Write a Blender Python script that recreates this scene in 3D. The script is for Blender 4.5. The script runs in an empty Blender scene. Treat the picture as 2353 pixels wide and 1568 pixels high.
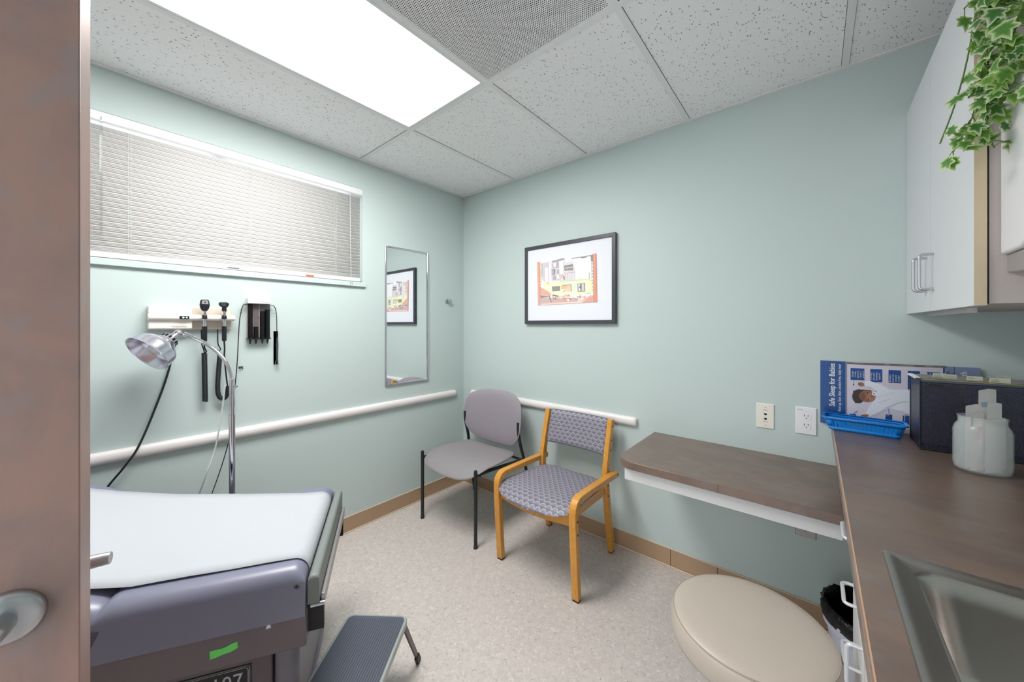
import bpy, bmesh, math, random
from mathutils import Vector, Matrix
PI = math.pi
random.seed(11)
SC = bpy.context.scene
COL = SC.collection

# ---------------------------------------------------------------- camera, world, light, exposure
CAM = Vector((2.316, -2.095, 1.342)); YAW = math.radians(40.19)
cd = bpy.data.cameras.new('camera'); cd.sensor_width = 36.0; cd.lens = 12.633
cd.shift_y = -0.0153; cd.clip_start = 0.02; cd.clip_end = 30
cam = bpy.data.objects.new('camera', cd); COL.objects.link(cam)
cam.location = CAM; cam.rotation_euler = (PI/2, 0, YAW); SC.camera = cam

W = bpy.data.worlds.new('world'); SC.world = W; W.use_nodes = True
W.node_tree.nodes['Background'].inputs[0].default_value = (0.93, 0.96, 1.0, 1)
W.node_tree.nodes['Background'].inputs[1].default_value = 1.25
LAMP_STRENGTH = 9.8
SC.view_settings.view_transform = 'Standard'; SC.view_settings.look = 'None'
SC.view_settings.gamma = 1.0; SC.view_settings.use_curve_mapping = False
SC.view_settings.exposure = 1.4

# ---------------------------------------------------------------- materials
def lin(h):
    if isinstance(h, str):
        h = h.lstrip('#'); h = [int(h[i:i+2], 16)/255 for i in (0, 2, 4)]
    return tuple(((c/12.92) if c <= 0.04045 else ((c+0.055)/1.055)**2.4) for c in h) + (1.0,)

class NT:
    def __init__(s, name):
        s.m = bpy.data.materials.new(name); s.m.use_nodes = True
        s.t = s.m.node_tree; s.p = s.t.nodes['Principled BSDF']; s.out = s.t.nodes['Material Output']
    def n(s, typ, **kw):
        nd = s.t.nodes.new(typ)
        for k, v in kw.items(): setattr(nd, k, v)
        return nd
    def put(s, sock, v):
        if isinstance(v, bpy.types.NodeSocket): s.t.links.new(v, sock)
        elif v is not None: sock.default_value = v
    def m_(s, op, a, b=None, c=None, clamp=False):
        nd = s.n('ShaderNodeMath', operation=op); nd.use_clamp = clamp
        s.put(nd.inputs[0], a); s.put(nd.inputs[1], b)
        if c is not None: s.put(nd.inputs[2], c)
        return nd.outputs[0]
    def mix(s, f, a, b):
        nd = s.n('ShaderNodeMix', data_type='RGBA'); s.put(nd.inputs[0], f)
        s.put(nd.inputs[6], a); s.put(nd.inputs[7], b); return nd.outputs[2]
    def coord(s, kind='Object', scale=(1, 1, 1), rot=(0, 0, 0)):
        tc = s.n('ShaderNodeTexCoord'); mp = s.n('ShaderNodeMapping')
        mp.inputs['Scale'].default_value = scale; mp.inputs['Rotation'].default_value = rot
        s.t.links.new(tc.outputs[kind], mp.inputs[0]); return mp.outputs[0]
    def noise(s, vec, scale, detail=2.0, rough=0.5, dist=0.0, out=0):
        nd = s.n('ShaderNodeTexNoise'); s.put(nd.inputs['Vector'], vec)
        nd.inputs['Scale'].default_value = scale; nd.inputs['Detail'].default_value = detail
        nd.inputs['Roughness'].default_value = rough; nd.inputs['Distortion'].default_value = dist
        return nd.outputs[out]
    def vor(s, vec, scale, feature='F1'):
        nd = s.n('ShaderNodeTexVoronoi', feature=feature); s.put(nd.inputs['Vector'], vec)
        nd.inputs['Scale'].default_value = scale; return nd
    def ramp(s, f, stops):
        nd = s.n('ShaderNodeValToRGB'); s.put(nd.inputs[0], f); e = nd.color_ramp.elements
        while len(e) < len(stops): e.new(0.5)
        for i, (p, c) in enumerate(stops):
            e[i].position = p; e[i].color = lin(c) if not isinstance(c, (int, float)) else (c, c, c, 1)
        return nd.outputs[0]
    def smooth(s, x, a, b):
        nd = s.n('ShaderNodeMapRange', interpolation_type='SMOOTHSTEP'); s.put(nd.inputs[0], x)
        nd.inputs[1].default_value = a; nd.inputs[2].default_value = b; return nd.outputs[0]
    def bump(s, h, strength=0.2, dist=0.002):
        nd = s.n('ShaderNodeBump'); nd.inputs['Strength'].default_value = strength
        nd.inputs['Distance'].default_value = dist; s.put(nd.inputs['Height'], h)
        s.t.links.new(nd.outputs[0], s.p.inputs['Normal'])
    def sep(s, v):
        nd = s.n('ShaderNodeSeparateXYZ'); s.put(nd.inputs[0], v); return nd.outputs
    def set(s, col=None, rough=None, metal=None, **kw):
        if col is not None: s.put(s.p.inputs['Base Color'], lin(col) if isinstance(col, str) else col)
        if rough is not None: s.put(s.p.inputs['Roughness'], rough)
        if metal is not None: s.p.inputs['Metallic'].default_value = metal
        for k, v in kw.items(): s.put(s.p.inputs[k], v)
        return s

MT = {}
def simple(name, col, rough=0.5, metal=0.0, grain=0.0, gscale=60, **kw):
    a = NT(name)
    v = a.coord()
    nz = a.noise(v, gscale, 3)
    c = lin(col)
    if metal < 0.5:
        k = 0.06 if grain == 0 else grain
        c2 = tuple(x*(1-k) for x in c[:3]) + (1,)
        a.set(a.mix(nz, c2, c), rough, metal, **kw)
    else:
        a.set(c, a.m_('ADD', rough - 0.03, a.m_('MULTIPLY', nz, 0.06)), metal, **kw)
    MT[name] = a.m; return a

def build_materials():
    a = NT('wall_paint'); v = a.coord()
    n1 = a.noise(v, 1.3, 3); n2 = a.noise(v, 220, 2)
    a.set(a.mix(n1, lin('bfcdcb'), lin('c3d1cf')), 0.55); a.bump(n2, 0.12, 0.001); a.set(**{'Specular IOR Level': 0.3}); MT['wall'] = a.m
    simple('wall_plain', 'c9cfcc', 0.7)
    # sheet vinyl floor with fine squiggles
    a = NT('floor_vinyl'); v = a.coord()
    big = a.noise(v, 9, 5, 0.6); mid = a.noise(v, 34, 4, 0.65, 1.2)
    base = a.mix(a.smooth(mid, 0.3, 0.7), lin('c4bbb6'), lin('d3cac4'))
    base = a.mix(a.m_('MULTIPLY', a.smooth(big, 0.35, 0.7), 0.5), base, lin('cdc4be'))
    def squig(seed, scale, w, thr):
        vv = a.coord('Object', (1, 1, 1), (0, 0, seed)); nz = a.noise(vv, scale, 2, 0.5, 1.6)
        ln = a.m_('SUBTRACT', 1.0, a.smooth(a.m_('ABSOLUTE', a.m_('SUBTRACT', nz, 0.5)), w*0.4, w))
        msk = a.smooth(a.noise(vv, scale*1.7, 1), thr, thr+0.05)
        return a.m_('MULTIPLY', ln, msk)
    d = squig(0.4, 30, 0.018, 0.54); l = squig(2.1, 26, 0.03, 0.5); d2 = squig(1.3, 46, 0.02, 0.56)
    base = a.mix(a.m_('MULTIPLY', l, 0.8), base, lin('e2dbd6'))
    base = a.mix(a.m_('MULTIPLY', d, 0.85), base, lin('9c9390'))
    base = a.mix(a.m_('MULTIPLY', d2, 0.7), base, lin('a39a97'))
    a.set(base, 0.42); a.bump(mid, 0.05, 0.001); MT['floor'] = a.m
    # ceiling tile : fissured mineral fibre
    a = NT('ceiling_tile'); v = a.coord()
    wob = a.noise(v, 40, 2, out=1)
    vm = a.n('ShaderNodeVectorMath', operation='MULTIPLY_ADD'); a.put(vm.inputs[0], wob); vm.inputs[1].default_value = (0.012,)*3; a.put(vm.inputs[2], v)
    v1 = a.vor(vm.outputs[0], 62)
    sp = a.m_('SUBTRACT', 1.0, a.smooth(v1.outputs['Distance'], 0.12, 0.20))
    rnd = a.smooth(a.sep(v1.outputs['Color'])[0], 0.45, 0.55); sp = a.m_('MULTIPLY', sp, rnd)
    def dash(rot, sc_):
        vv = a.coord('Object', (1.0, 0.28, 1.0), (0, 0, rot)); vo = a.vor(vv, sc_)
        dd = a.m_('SUBTRACT', 1.0, a.smooth(vo.outputs['Distance'], 0.09, 0.16))
        return a.m_('MULTIPLY', dd, a.smooth(a.sep(vo.outputs['Color'])[1], 0.5, 0.54))
    f = a.m_('MAXIMUM', sp, a.m_('MAXIMUM', dash(0.5, 95), dash(1.9, 105)))
    f = a.m_('MAXIMUM', f, dash(2.7, 120))
    base = a.mix(a.noise(v, 150, 2), lin('efefef'), lin('f4f4f4'))
    a.set(a.mix(a.m_('MULTIPLY', f, 0.85), base, lin('5d5856')), 0.9); a.bump(a.m_('MULTIPLY', f, -1.0), 0.5, 0.002)
    MT['tile'] = a.m
    simple('grid_metal', 'eaeaea', 0.5)
    simple('grid_shadow', '3a3a3a', 0.8)
    # lens of the light fitting : prismatic, bright
    a = NT('light_lens'); v = a.coord(); x = a.sep(v)[0]
    band = a.m_('ADD', 0.9, a.m_('MULTIPLY', 0.1, a.m_('COSINE', a.m_('MULTIPLY', x, 2*PI/0.203))))
    vo = a.vor(v, 160)
    band = a.m_('MULTIPLY', band, a.m_('ADD', 0.96, a.m_('MULTIPLY', vo.outputs['Distance'], 0.06)))
    a.set('f2f2f2', 0.4, **{'Emission Color': (1, 0.985, 0.965, 1), 'Emission Strength': a.m_('MULTIPLY', band, LAMP_STRENGTH)}); MT['lens'] = a.m
    # perforated return grille : hexagonal holes really open
    a = NT('perforated_sheet'); v = a.coord(); s_ = a.sep(v); P = 0.0078
    def hexd(ox, oy):
        hx, hy = P, P*1.7320508
        fx = a.m_('SUBTRACT', a.m_('FRACT', a.m_('ADD', a.m_('DIVIDE', s_[0], hx), ox)), 0.5)
        fy = a.m_('SUBTRACT', a.m_('FRACT', a.m_('ADD', a.m_('DIVIDE', s_[1], hy), oy)), 0.5)
        fx = a.m_('MULTIPLY', fx, hx); fy = a.m_('MULTIPLY', fy, hy)
        return a.m_('SQRT', a.m_('ADD', a.m_('MULTIPLY', fx, fx), a.m_('MULTIPLY', fy, fy)))
    dd = a.m_('MINIMUM', hexd(0, 0), hexd(0.5, 0.5)); hole = a.m_('LESS_THAN', dd, 0.0023)
    a.set('ecebec', 0.5, 0.0, Alpha=a.m_('SUBTRACT', 1.0, hole)); MT['perf'] = a.m
    simple('plenum', 'a4a4a8', 0.7); simple('damper_metal', '52565e', 0.4, 0.6)
    # laminate : mottled brown slate
    def lam(name, c0, c1, c2, rough, sc=1.0, rot=0.5, an=1.7):
        a = NT(name); v = a.coord('Object', (1.0*sc, an*sc, 1.0*sc), (0, 0.2, rot))
        n1 = a.noise(v, 3.2, 6, 0.62, 0.6); n2 = a.noise(v, 9, 5, 0.6, 0.3); n3 = a.noise(a.coord(), 140, 3)
        c = a.mix(a.smooth(n1, 0.36, 0.62), lin(c0), lin(c1)); c = a.mix(a.m_('MULTIPLY', a.smooth(n2, 0.5, 0.72), 0.75), c, lin(c2))
        c = a.mix(a.m_('MULTIPLY', n3, 0.25), c, lin(c0))
        a.set(c, rough); a.bump(n3, 0.06, 0.001); MT[name] = a.m; return a
    lam('laminate', '6e5c54', '7f6a5d', '7b7472', 0.30, 1.3).set(**{'Specular IOR Level': 0.6})
    lam('door_laminate', '8d7772', 'a28176', '908483', 0.42, 1.6, 1.1, 1.3)
    simple('edge_bevel', 'b98f70', 0.4)
    simple('white_melamine', 'd6d5d6', 0.45); simple('cabinet_white', 'dcdde1', 0.38, 0, 0.03)
    simple('door_edge_tan', 'cdbb9e', 0.6, 0, 0.1); simple('carcass_beige', 'bfb5b1', 0.7, 0, 0.08, 200)
    simple('baseboard', 'b39679', 0.5, 0, 0.1, 12); simple('caulk', 'd9c9b4', 0.6)
    simple('rail_white', 'ece7e6', 0.35, 0, 0.03); simple('painted_trim', 'd9dedb', 0.4)
    simple('white_plastic', 'e6e6e8', 0.35, 0, 0.03); simple('ivory_plastic', 'e9e3d8', 0.4, 0, 0.03)
    simple('ivory_case', 'e8e2da', 0.4, 0, 0.03); simple('ivory_shade', 'd9cdbf', 0.5)
    simple('chrome', 'd5d3da', 0.12, 1.0); simple('brushed_nickel', 'b9babd', 0.35, 1.0)
    simple('mirror_glass', 'f4f6f6', 0.01, 1.0); simple('steel_sink', 'b0aaa5', 0.33, 1.0)
    simple('steel_plate', 'b4b0b0', 0.4, 0.5); simple('aluminium_shade', 'd6d3e0', 0.22, 1.0)
    simple('pull_white', 'd3d5d9', 0.33, 0.35); simple('pull_chrome', 'c0c2c6', 0.20, 0.8)
    simple('black_metal', '1c2326', 0.38); simple('black_plastic', '15171c', 0.35); simple('black_rubber', '14181b', 0.5)
    simple('dark_hole', '0c0c0d', 0.9); simple('dark_gap', '2b2119', 0.9)
    simple('picture_frame', '41434a', 0.4); simple('mat_board', 'e9ebf4', 0.8, 0, 0.02)
    simple('grey_vinyl', '99919a', 0.42, 0, 0.07, 25); simple('grey_vinyl_seat', '928d90', 0.42, 0, 0.07, 25)
    simple('stool_vinyl', 'bbb0a4', 0.42, 0, 0.05, 15); simple('stool_welt', 'a89d8d', 0.45)
    simple('table_vinyl', '7d7e93', 0.36, 0, 0.06, 20, **{'Specular IOR Level': 0.8}); simple('table_paper', 'b8bcc2', 0.85, 0, 0.03, 300)
    simple('table_body', '766b70', 0.42, 0, 0.1, 8); simple('table_cover', '8c8893', 0.4); simple('table_dark', '1b1a1e', 0.5)
    simple('leg_pad_vinyl', '7f8583', 0.45)
    simple('label_green', '78ee74', 0.5, 0, 0.12, 80); simple('label_white', 'efefef', 0.5); simple('ink', '26262c', 0.6)
    simple('ink_grey', '77757c', 0.6); simple('plate_line', 'c9c9d0', 0.4); simple('plate_black', '202028', 0.4)
    simple('step_frame', 'aab0ae', 0.4, 0.3); simple('step_rubber', '565b68', 0.6, 0, 0.15, 120); simple('step_leg', '6f6765', 0.4, 0.3)
    simple('poster_lavender', 'd3cddb', 0.35, 0, 0.03); simple('poster_blue', '0c4a8e', 0.3, 0, 0.04)
    simple('poster_slate', '8290b4', 0.35); simple('poster_grey', '6a6671', 0.35); simple('poster_ink', '2d3a6a', 0.4)
    simple('basket_blue', '1088e4', 0.3, 0, 0.05); simple('white_cable', 'dfe6e4', 0.4)
    simple('folder_blue', '2f83c0', 0.5); simple('folder_green', '7fa090', 0.5); simple('folder_yellow', 'd9d44c', 0.5); simple('folder_slate', '4a556e', 0.5)
    simple('tab_clear', 'e4e6d2', 0.4)
    simple('bin_plastic', 'c6cadb', 0.4); simple('stem', '5d7a3a', 0.6); simple('terracotta', 'a0654a', 0.8); simple('soil', '3a2c22', 0.95)
    simple('packet_white', 'f0eeec', 0.5); simple('packet_tan', 'd3b79c', 0.6); simple('packet_red', 'd9868c', 0.5); simple('packet_blue', 'a9c0dc', 0.5)
    simple('led_white', 'e8f2ff', 0.4, **{'Emission Color': (0.8, 0.9, 1, 1), 'Emission Strength': 1.0})
    simple('led_green', '4fd890', 0.4, **{'Emission Color': (0.2, 0.9, 0.5, 1), 'Emission Strength': 1.0})
    simple('warn_orange', 'c9663a', 0.5)
    a = simple('bag_black', '0c0d10', 0.30, **{'Specular IOR Level': 0.35}); a.bump(a.noise(a.coord(), 38, 4, 0.6, 0.8), 0.8, 0.008)
    # blind slats : thin, slightly translucent
    a = simple('slat_vinyl', 'd7d5d3', 0.7, 0, 0.02, **{'Specular IOR Level': 0.15}); tr = a.n('ShaderNodeBsdfTranslucent'); tr.inputs[0].default_value = lin('efece6')
    mx = a.n('ShaderNodeMixShader'); mx.inputs[0].default_value = 0.10; a.t.links.new(a.p.outputs[0], mx.inputs[1]); a.t.links.new(tr.outputs[0], mx.inputs[2]); a.t.links.new(mx.outputs[0], a.out.inputs[0])
    # clear things
    for nm, col, r in (('clear_plastic', 'f2f6f5', 0.08), ('pane_glass', 'f4f8f8', 0.0), ('smoke_tube', 'c4c2cc', 0.1)):
        a = simple(nm, col, r, **{'Transmission Weight': 1.0, 'IOR': 1.25 if nm != 'pane_glass' else 1.1})
    a = simple('jar_glass', 'e6ebea', 0.15, Alpha=0.30)
    # wood
    a = NT('maple_wood'); v = a.coord('Object', (9, 9, 1.2)); n1 = a.noise(v, 3.5, 4, 0.55, 1.6)
    wv = a.m_('FRACT', a.m_('MULTIPLY', n1, 7.0))
    c = a.mix(a.smooth(wv, 0.0, 0.9), lin('dfa247'), lin('cf8f36')); c = a.mix(a.m_('MULTIPLY', a.noise(v, 40, 2), 0.3), c, lin('c07e2c'))
    a.set(c, 0.3, **{'Coat Weight': 0.25, 'Coat Roughness': 0.15}); MT['wood'] = a.m
    # scalloped upholstery, uv in metres
    a = NT('scallop_fabric'); tc = a.n('ShaderNodeUVMap'); s_ = a.sep(tc.outputs[0]); Wd = 0.036; Hh = 0.0225; Rr = Wd*0.5
    vv = a.m_('DIVIDE', s_[1], Hh); row = a.m_('FLOOR', vv); fr = a.m_('SUBTRACT', vv, row)
    def scal(off_row):
        par = a.m_('MULTIPLY', 0.5, a.m_('ABSOLUTE', a.m_('MODULO', a.m_('ADD', row, off_row), 2.0)))
        fx = a.m_('SUBTRACT', a.m_('FRACT', a.m_('ADD', a.m_('DIVIDE', s_[0], Wd), par)), 0.5)
        dx = a.m_('MULTIPLY', fx, Wd); dy = a.m_('MULTIPLY', a.m_('SUBTRACT', fr, off_row), Hh)
        return a.m_('DIVIDE', a.m_('SQRT', a.m_('ADD', a.m_('MULTIPLY', dx, dx), a.m_('MULTIPLY', dy, dy))), Rr*1.05)
    d0 = scal(0.0); dm = scal(-1.0)
    ins = a.m_('LESS_THAN', d0, 1.0); inm = a.m_('LESS_THAN', dm, 1.0)
    # scale of the lower row lies over the one above it
    t = a.m_('ADD', a.m_('MULTIPLY', inm, dm), a.m_('MULTIPLY', a.m_('SUBTRACT', 1.0, inm), a.m_('MINIMUM', d0, 1.0)))
    t = a.m_('MULTIPLY', t, 1.0)
    c = a.ramp(t, [(0.0, '8d8a95'), (0.45, '7f7c88'), (0.8, 'a29eab'), (0.93, 'aba7b3'), (1.0, '6a6874')])
    fine = a.noise(tc.outputs[0], 900, 2)
    c = a.mix(a.m_('MULTIPLY', fine, 0.3), c, lin('6c6a78'))
    a.set(c, 0.5); a.bump(t, 0.25, 0.002); MT['scallop'] = a.m
    # printed matter with its colours stored per face
    a = NT('print_ink'); at = a.n('ShaderNodeVertexColor', layer_name='Col'); a.set(at.outputs[0], 0.45); MT['print'] = a.m
    # variegated ivy
    a = NT('ivy_leaf'); at = a.n('ShaderNodeVertexColor', layer_name='Edge'); e = a.sep(at.outputs[0])[0]
    oi = a.n('ShaderNodeObjectInfo'); v = a.coord('Object')
    nz = a.noise(v, 55, 3, 0.6); f = a.m_('ADD', e, a.m_('MULTIPLY', a.m_('SUBTRACT', nz, 0.5), 1.6))
    g = a.mix(oi.outputs['Random'], lin('3c7a35'), lin('6fa43c')); g = a.mix(a.m_('MULTIPLY', nz, 0.5), g, lin('2c5c31'))
    lim = a.mix(oi.outputs['Random'], lin('dfe6c8'), lin('a9c766'))
    a.set(a.mix(a.smooth(f, 0.42, 0.8), g, lim), 0.45)
    tr = a.n('ShaderNodeBsdfTranslucent'); tr.inputs[0].default_value = lin('7fae45'); mx = a.n('ShaderNodeMixShader'); mx.inputs[0].default_value = 0.25
    a.t.links.new(a.p.outputs[0], mx.inputs[1]); a.t.links.new(tr.outputs[0], mx.inputs[2]); a.t.links.new(mx.outputs[0], a.out.inputs[0]); MT['leaf'] = a.m
    # wire mesh of the file holder : small openings in a diagonal weave, along x+z
    a = NT('wire_mesh'); v = a.coord(); s_ = a.sep(v); u = a.m_('ADD', s_[0], s_[1]); P = 0.0055
    def fr2(x): return a.m_('ABSOLUTE', a.m_('SUBTRACT', a.m_('FRACT', a.m_('DIVIDE', x, P)), 0.5))
    p1 = a.m_('ADD', u, a.m_('MULTIPLY', s_[2], 0.62)); p2 = a.m_('SUBTRACT', u, a.m_('MULTIPLY', s_[2], 0.62))
    hole = a.m_('MULTIPLY', a.m_('LESS_THAN', fr2(p1), 0.25), a.m_('LESS_THAN', fr2(p2), 0.25))
    a.set('3f3f58', 0.3, 0.6, Alpha=a.m_('SUBTRACT', 1.0, hole)); MT['mesh'] = a.m
build_materials()
def mt(k): return MT[k]

# ---------------------------------------------------------------- mesh helpers
class Mesh:
    def __init__(s): s.v = []; s.f = []; s.uv = None
    def add(s, vs, fs):
        b = len(s.v); s.v += [tuple(p) for p in vs]; s.f += [tuple(b+i for i in f) for f in fs]; return s
    def box(s, a, b):
        x0, y0, z0 = a; x1, y1, z1 = b
        x0, x1 = sorted((x0, x1)); y0, y1 = sorted((y0, y1)); z0, z1 = sorted((z0, z1))
        return s.add([(x0,y0,z0),(x1,y0,z0),(x1,y1,z0),(x0,y1,z0),(x0,y0,z1),(x1,y0,z1),(x1,y1,z1),(x0,y1,z1)],
                     [(0,3,2,1),(4,5,6,7),(0,1,5,4),(1,2,6,5),(2,3,7,6),(3,0,4,7)])
    def prism(s, pts, ext):          # planar 3-d polygon extruded by a vector
        n = len(pts); e = Vector(ext); P = [Vector(p) for p in pts]
        nrm = Vector((0, 0, 0))
        for i in range(n): nrm += P[i].cross(P[(i+1) % n])
        if nrm.dot(e) > 0: P = P[::-1]
        Q = [p+e for p in P]
        return s.add(P+Q, [tuple(range(n)), tuple(range(2*n-1, n-1, -1))] + [(i, n+i, n+(i+1) % n, (i+1) % n) for i in range(n)])
    def tube(s, path, r, n=10, caps=True, closed=False):
        P = [Vector(p) for p in path]; m = len(P); R = r if isinstance(r, (list, tuple)) else [r]*m
        T = []
        for i in range(m):
            if closed: t = P[(i+1) % m]-P[i-1]
            else: t = P[min(i+1, m-1)]-P[max(i-1, 0)]
            T.append(t.normalized() if t.length > 1e-9 else Vector((0, 0, 1)))
        up = Vector((0, 0, 1)) if abs(T[0].z) < 0.9 else Vector((1, 0, 0))
        N = T[0].cross(up).normalized(); vs = []; fs = []
        for i in range(m):
            N = (N - T[i]*N.dot(T[i])).normalized(); Bn = T[i].cross(N)
            for k in range(n):
                a = 2*PI*k/n; vs.append(P[i] + (N*math.cos(a)+Bn*math.sin(a))*R[i])
        for i in range(m if closed else m-1):
            j = (i+1) % m
            for k in range(n): fs.append((i*n+k, i*n+(k+1) % n, j*n+(k+1) % n, j*n+k))
        if caps and not closed: fs.append(tuple(range(n-1, -1, -1))); fs.append(tuple((m-1)*n+k for k in range(n)))
        return s.add(vs, fs)
    def lathe(s, prof, c=(0, 0, 0), n=32, axis=None, sx=1.0, sy=1.0, caps=True):   # prof [(r,z)]
        vs = []; fs = []; m = len(prof); A = Vector(axis).normalized() if axis else None
        if A: q = Vector((0, 0, 1)).rotation_difference(A)
        for r, z in prof:
            for k in range(n):
                a = 2*PI*k/n; p = Vector((r*math.cos(a)*sx, r*math.sin(a)*sy, z))
                if A: p = q @ p
                vs.append(p+Vector(c))
        for i in range(m-1):
            for k in range(n): fs.append((i*n+k, i*n+(k+1) % n, (i+1)*n+(k+1) % n, (i+1)*n+k))
        if caps and prof[0][0] > 1e-6: fs.append(tuple(range(n-1, -1, -1)))
        if caps and prof[-1][0] > 1e-6: fs.append(tuple((m-1)*n+k for k in range(n)))
        return s.add(vs, fs)
    def cushion(s, outline, top, bot, to3, uvs=None):
        # outline [(a,b)] ; top(a,b,s), bot(a,b,s) -> height with s=0 centre..1 rim ; to3(a,b,c)->xyz
        cx = sum(p[0] for p in outline)/len(outline); cy = sum(p[1] for p in outline)/len(outline)
        S = [1.0, 0.985, 0.955, 0.9, 0.8, 0.65, 0.45, 0.22]; n = len(outline); vs = []; ab = []; fs = []
        for side in (top, bot):
            for q in S:
                for (x, y) in outline:
                    a = cx+(x-cx)*q; b = cy+(y-cy)*q; vs.append(to3(a, b, side(a, b, q))); ab.append((a, b))
            vs.append(to3(cx, cy, side(cx, cy, 0))); ab.append((cx, cy))
        L = len(S)*n+1
        for h in (0, 1):
            o = h*L
            for i in range(len(S)-1):
                for k in range(n):
                    f = (o+i*n+k, o+i*n+(k+1) % n, o+(i+1)*n+(k+1) % n, o+(i+1)*n+k); fs.append(f if h == 0 else f[::-1])
            for k in range(n):
                f = (o+(len(S)-1)*n+k, o+(len(S)-1)*n+(k+1) % n, o+len(S)*n); fs.append(f if h == 0 else f[::-1])
        for k in range(n): fs.append((k, L+k, L+(k+1) % n, (k+1) % n))
        s.uv = [(a, b) for a, b in ab]
        return s.add(vs, fs)
    def build(s, name, mat=None, parent=None, smooth=0, bevel=0, seg=2, mw=None, sub=0):
        me = bpy.data.meshes.new(name); me.from_pydata(s.v, [], s.f); me.validate()
        if s.uv:
            uvl = me.uv_layers.new(name='UVMap')
            for lp in me.loops: uvl.data[lp.index].uv = s.uv[lp.vertex_index]
        bm = bmesh.new(); bm.from_mesh(me); bmesh.ops.recalc_face_normals(bm, faces=bm.faces); bm.to_mesh(me); bm.free()
        if mat: me.materials.append(mt(mat) if isinstance(mat, str) else mat)
        if smooth:
            for p in me.polygons: p.use_smooth = True
            me.set_sharp_from_angle(angle=math.radians(smooth))
        o = bpy.data.objects.new(name, me); COL.objects.link(o)
        if parent:
            o.parent = parent
            o.matrix_parent_inverse = wm(parent).inverted()
        if bevel:
            md = o.modifiers.new('bevel', 'BEVEL'); md.width = bevel; md.segments = seg; md.limit_method = 'ANGLE'; md.angle_limit = math.radians(40)
            for p in me.polygons: p.use_smooth = True
            me.set_sharp_from_angle(angle=math.radians(50)); md.harden_normals = False
        if sub:
            md = o.modifiers.new('sub', 'SUBSURF'); md.levels = sub; md.render_levels = sub
        return o
def wm(o):
    m = Matrix.LocRotScale(o.location, o.rotation_euler, o.scale)
    if o.parent: m = wm(o.parent) @ o.matrix_parent_inverse @ m
    return m
def thing(name, label, cat, loc=(0, 0, 0), group=None):
    o = bpy.data.objects.new(name, None); o.empty_display_size = 0.1; COL.objects.link(o); o.location = loc
    o['label'] = label; o['category'] = cat
    if group: o['group'] = group
    return o
def tag(o, label, cat, group=None):
    o['label'] = label; o['category'] = cat
    if group: o['group'] = group
    return o
def struct(o): o['kind'] = 'structure'; return o
def BX(name, a, b, mat, parent=None, bevel=0, seg=2): return Mesh().box(a, b).build(name, mat, parent, bevel=bevel, seg=seg)
def lab(o, t): o['label'] = t; return o
def bez(pts, n=8):                   # Catmull-Rom through points
    P = [Vector(p) for p in pts]; out = []
    for i in range(len(P)-1):
        p0 = P[max(i-1, 0)]; p1 = P[i]; p2 = P[i+1]; p3 = P[min(i+2, len(P)-1)]
        for k in range(n):
            t = k/n; out.append(0.5*((2*p1)+(-p0+p2)*t+(2*p0-5*p1+4*p2-p3)*t*t+(-p0+3*p1-3*p2+p3)*t**3))
    out.append(P[-1]); return out
def rrect(x0, y0, x1, y1, r, n=5):
    out = []
    for cx, cy, a0 in ((x1-r, y0+r, -90), (x1-r, y1-r, 0), (x0+r, y1-r, 90), (x0+r, y0+r, 180)):
        for k in range(n+1):
            a = math.radians(a0+90*k/n); out.append((cx+r*math.cos(a), cy+r*math.sin(a)))
    return out
def coil(path, R, r, turns, n=6, per=9):
    P = bez(path, 24); L = [0]
    for i in range(1, len(P)): L.append(L[-1]+(P[i]-P[i-1]).length)
    N = turns*per; out = []
    j = 0
    T0 = (P[1]-P[0]).normalized(); up = Vector((1, 0, 0)); Nn = (up-T0*up.dot(T0)).normalized()
    for i in range(N+1):
        d = L[-1]*i/N
        while j < len(P)-2 and L[j+1] < d: j += 1
        t = (d-L[j])/max(1e-9, L[j+1]-L[j]); c = P[j].lerp(P[j+1], t); T = (P[j+1]-P[j]).normalized()
        Nn = (Nn-T*Nn.dot(T)).normalized(); B = T.cross(Nn); a = 2*PI*i/per
        out.append(c+(Nn*math.cos(a)+B*math.sin(a))*R)
    return Mesh().tube(out, r, n)
XR = {'L': (Vector((0, 1, 0)), Vector((0, 0, 1))), 'B': (Vector((1, 0, 0)), Vector((0, 0, 1))), 'P': (Vector((0, 0, 1)), Vector((-1, 0, 0)))}
def text(body, size, at, ax, ay, mat, parent, name='lettering', bold=0.0, align='LEFT', space=1.0, xs=1.0):
    c = bpy.data.curves.new('t', 'FONT'); c.body = body; c.size = size; c.offset = bold; c.align_x = align; c.space_line = space
    c.resolution_u = 3; c.fill_mode = 'FRONT'
    o = bpy.data.objects.new('t', c); COL.objects.link(o)
    dg = bpy.context.evaluated_depsgraph_get(); me = bpy.data.meshes.new_from_object(o.evaluated_get(dg))
    bpy.data.objects.remove(o); bpy.data.curves.remove(c)
    ax = Vector(ax).normalized(); ay = Vector(ay).normalized(); az = ax.cross(ay)
    A = Vector(at)
    for v in me.vertices: v.co = A + ax*v.co.x*xs + ay*v.co.y + az*0.0
    me.name = name; me.materials.clear(); me.materials.append(mt(mat)); o = bpy.data.objects.new(name, me); COL.objects.link(o)
    if parent: o.parent = parent; o.matrix_parent_inverse = wm(parent).inverted()
    return o
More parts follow.
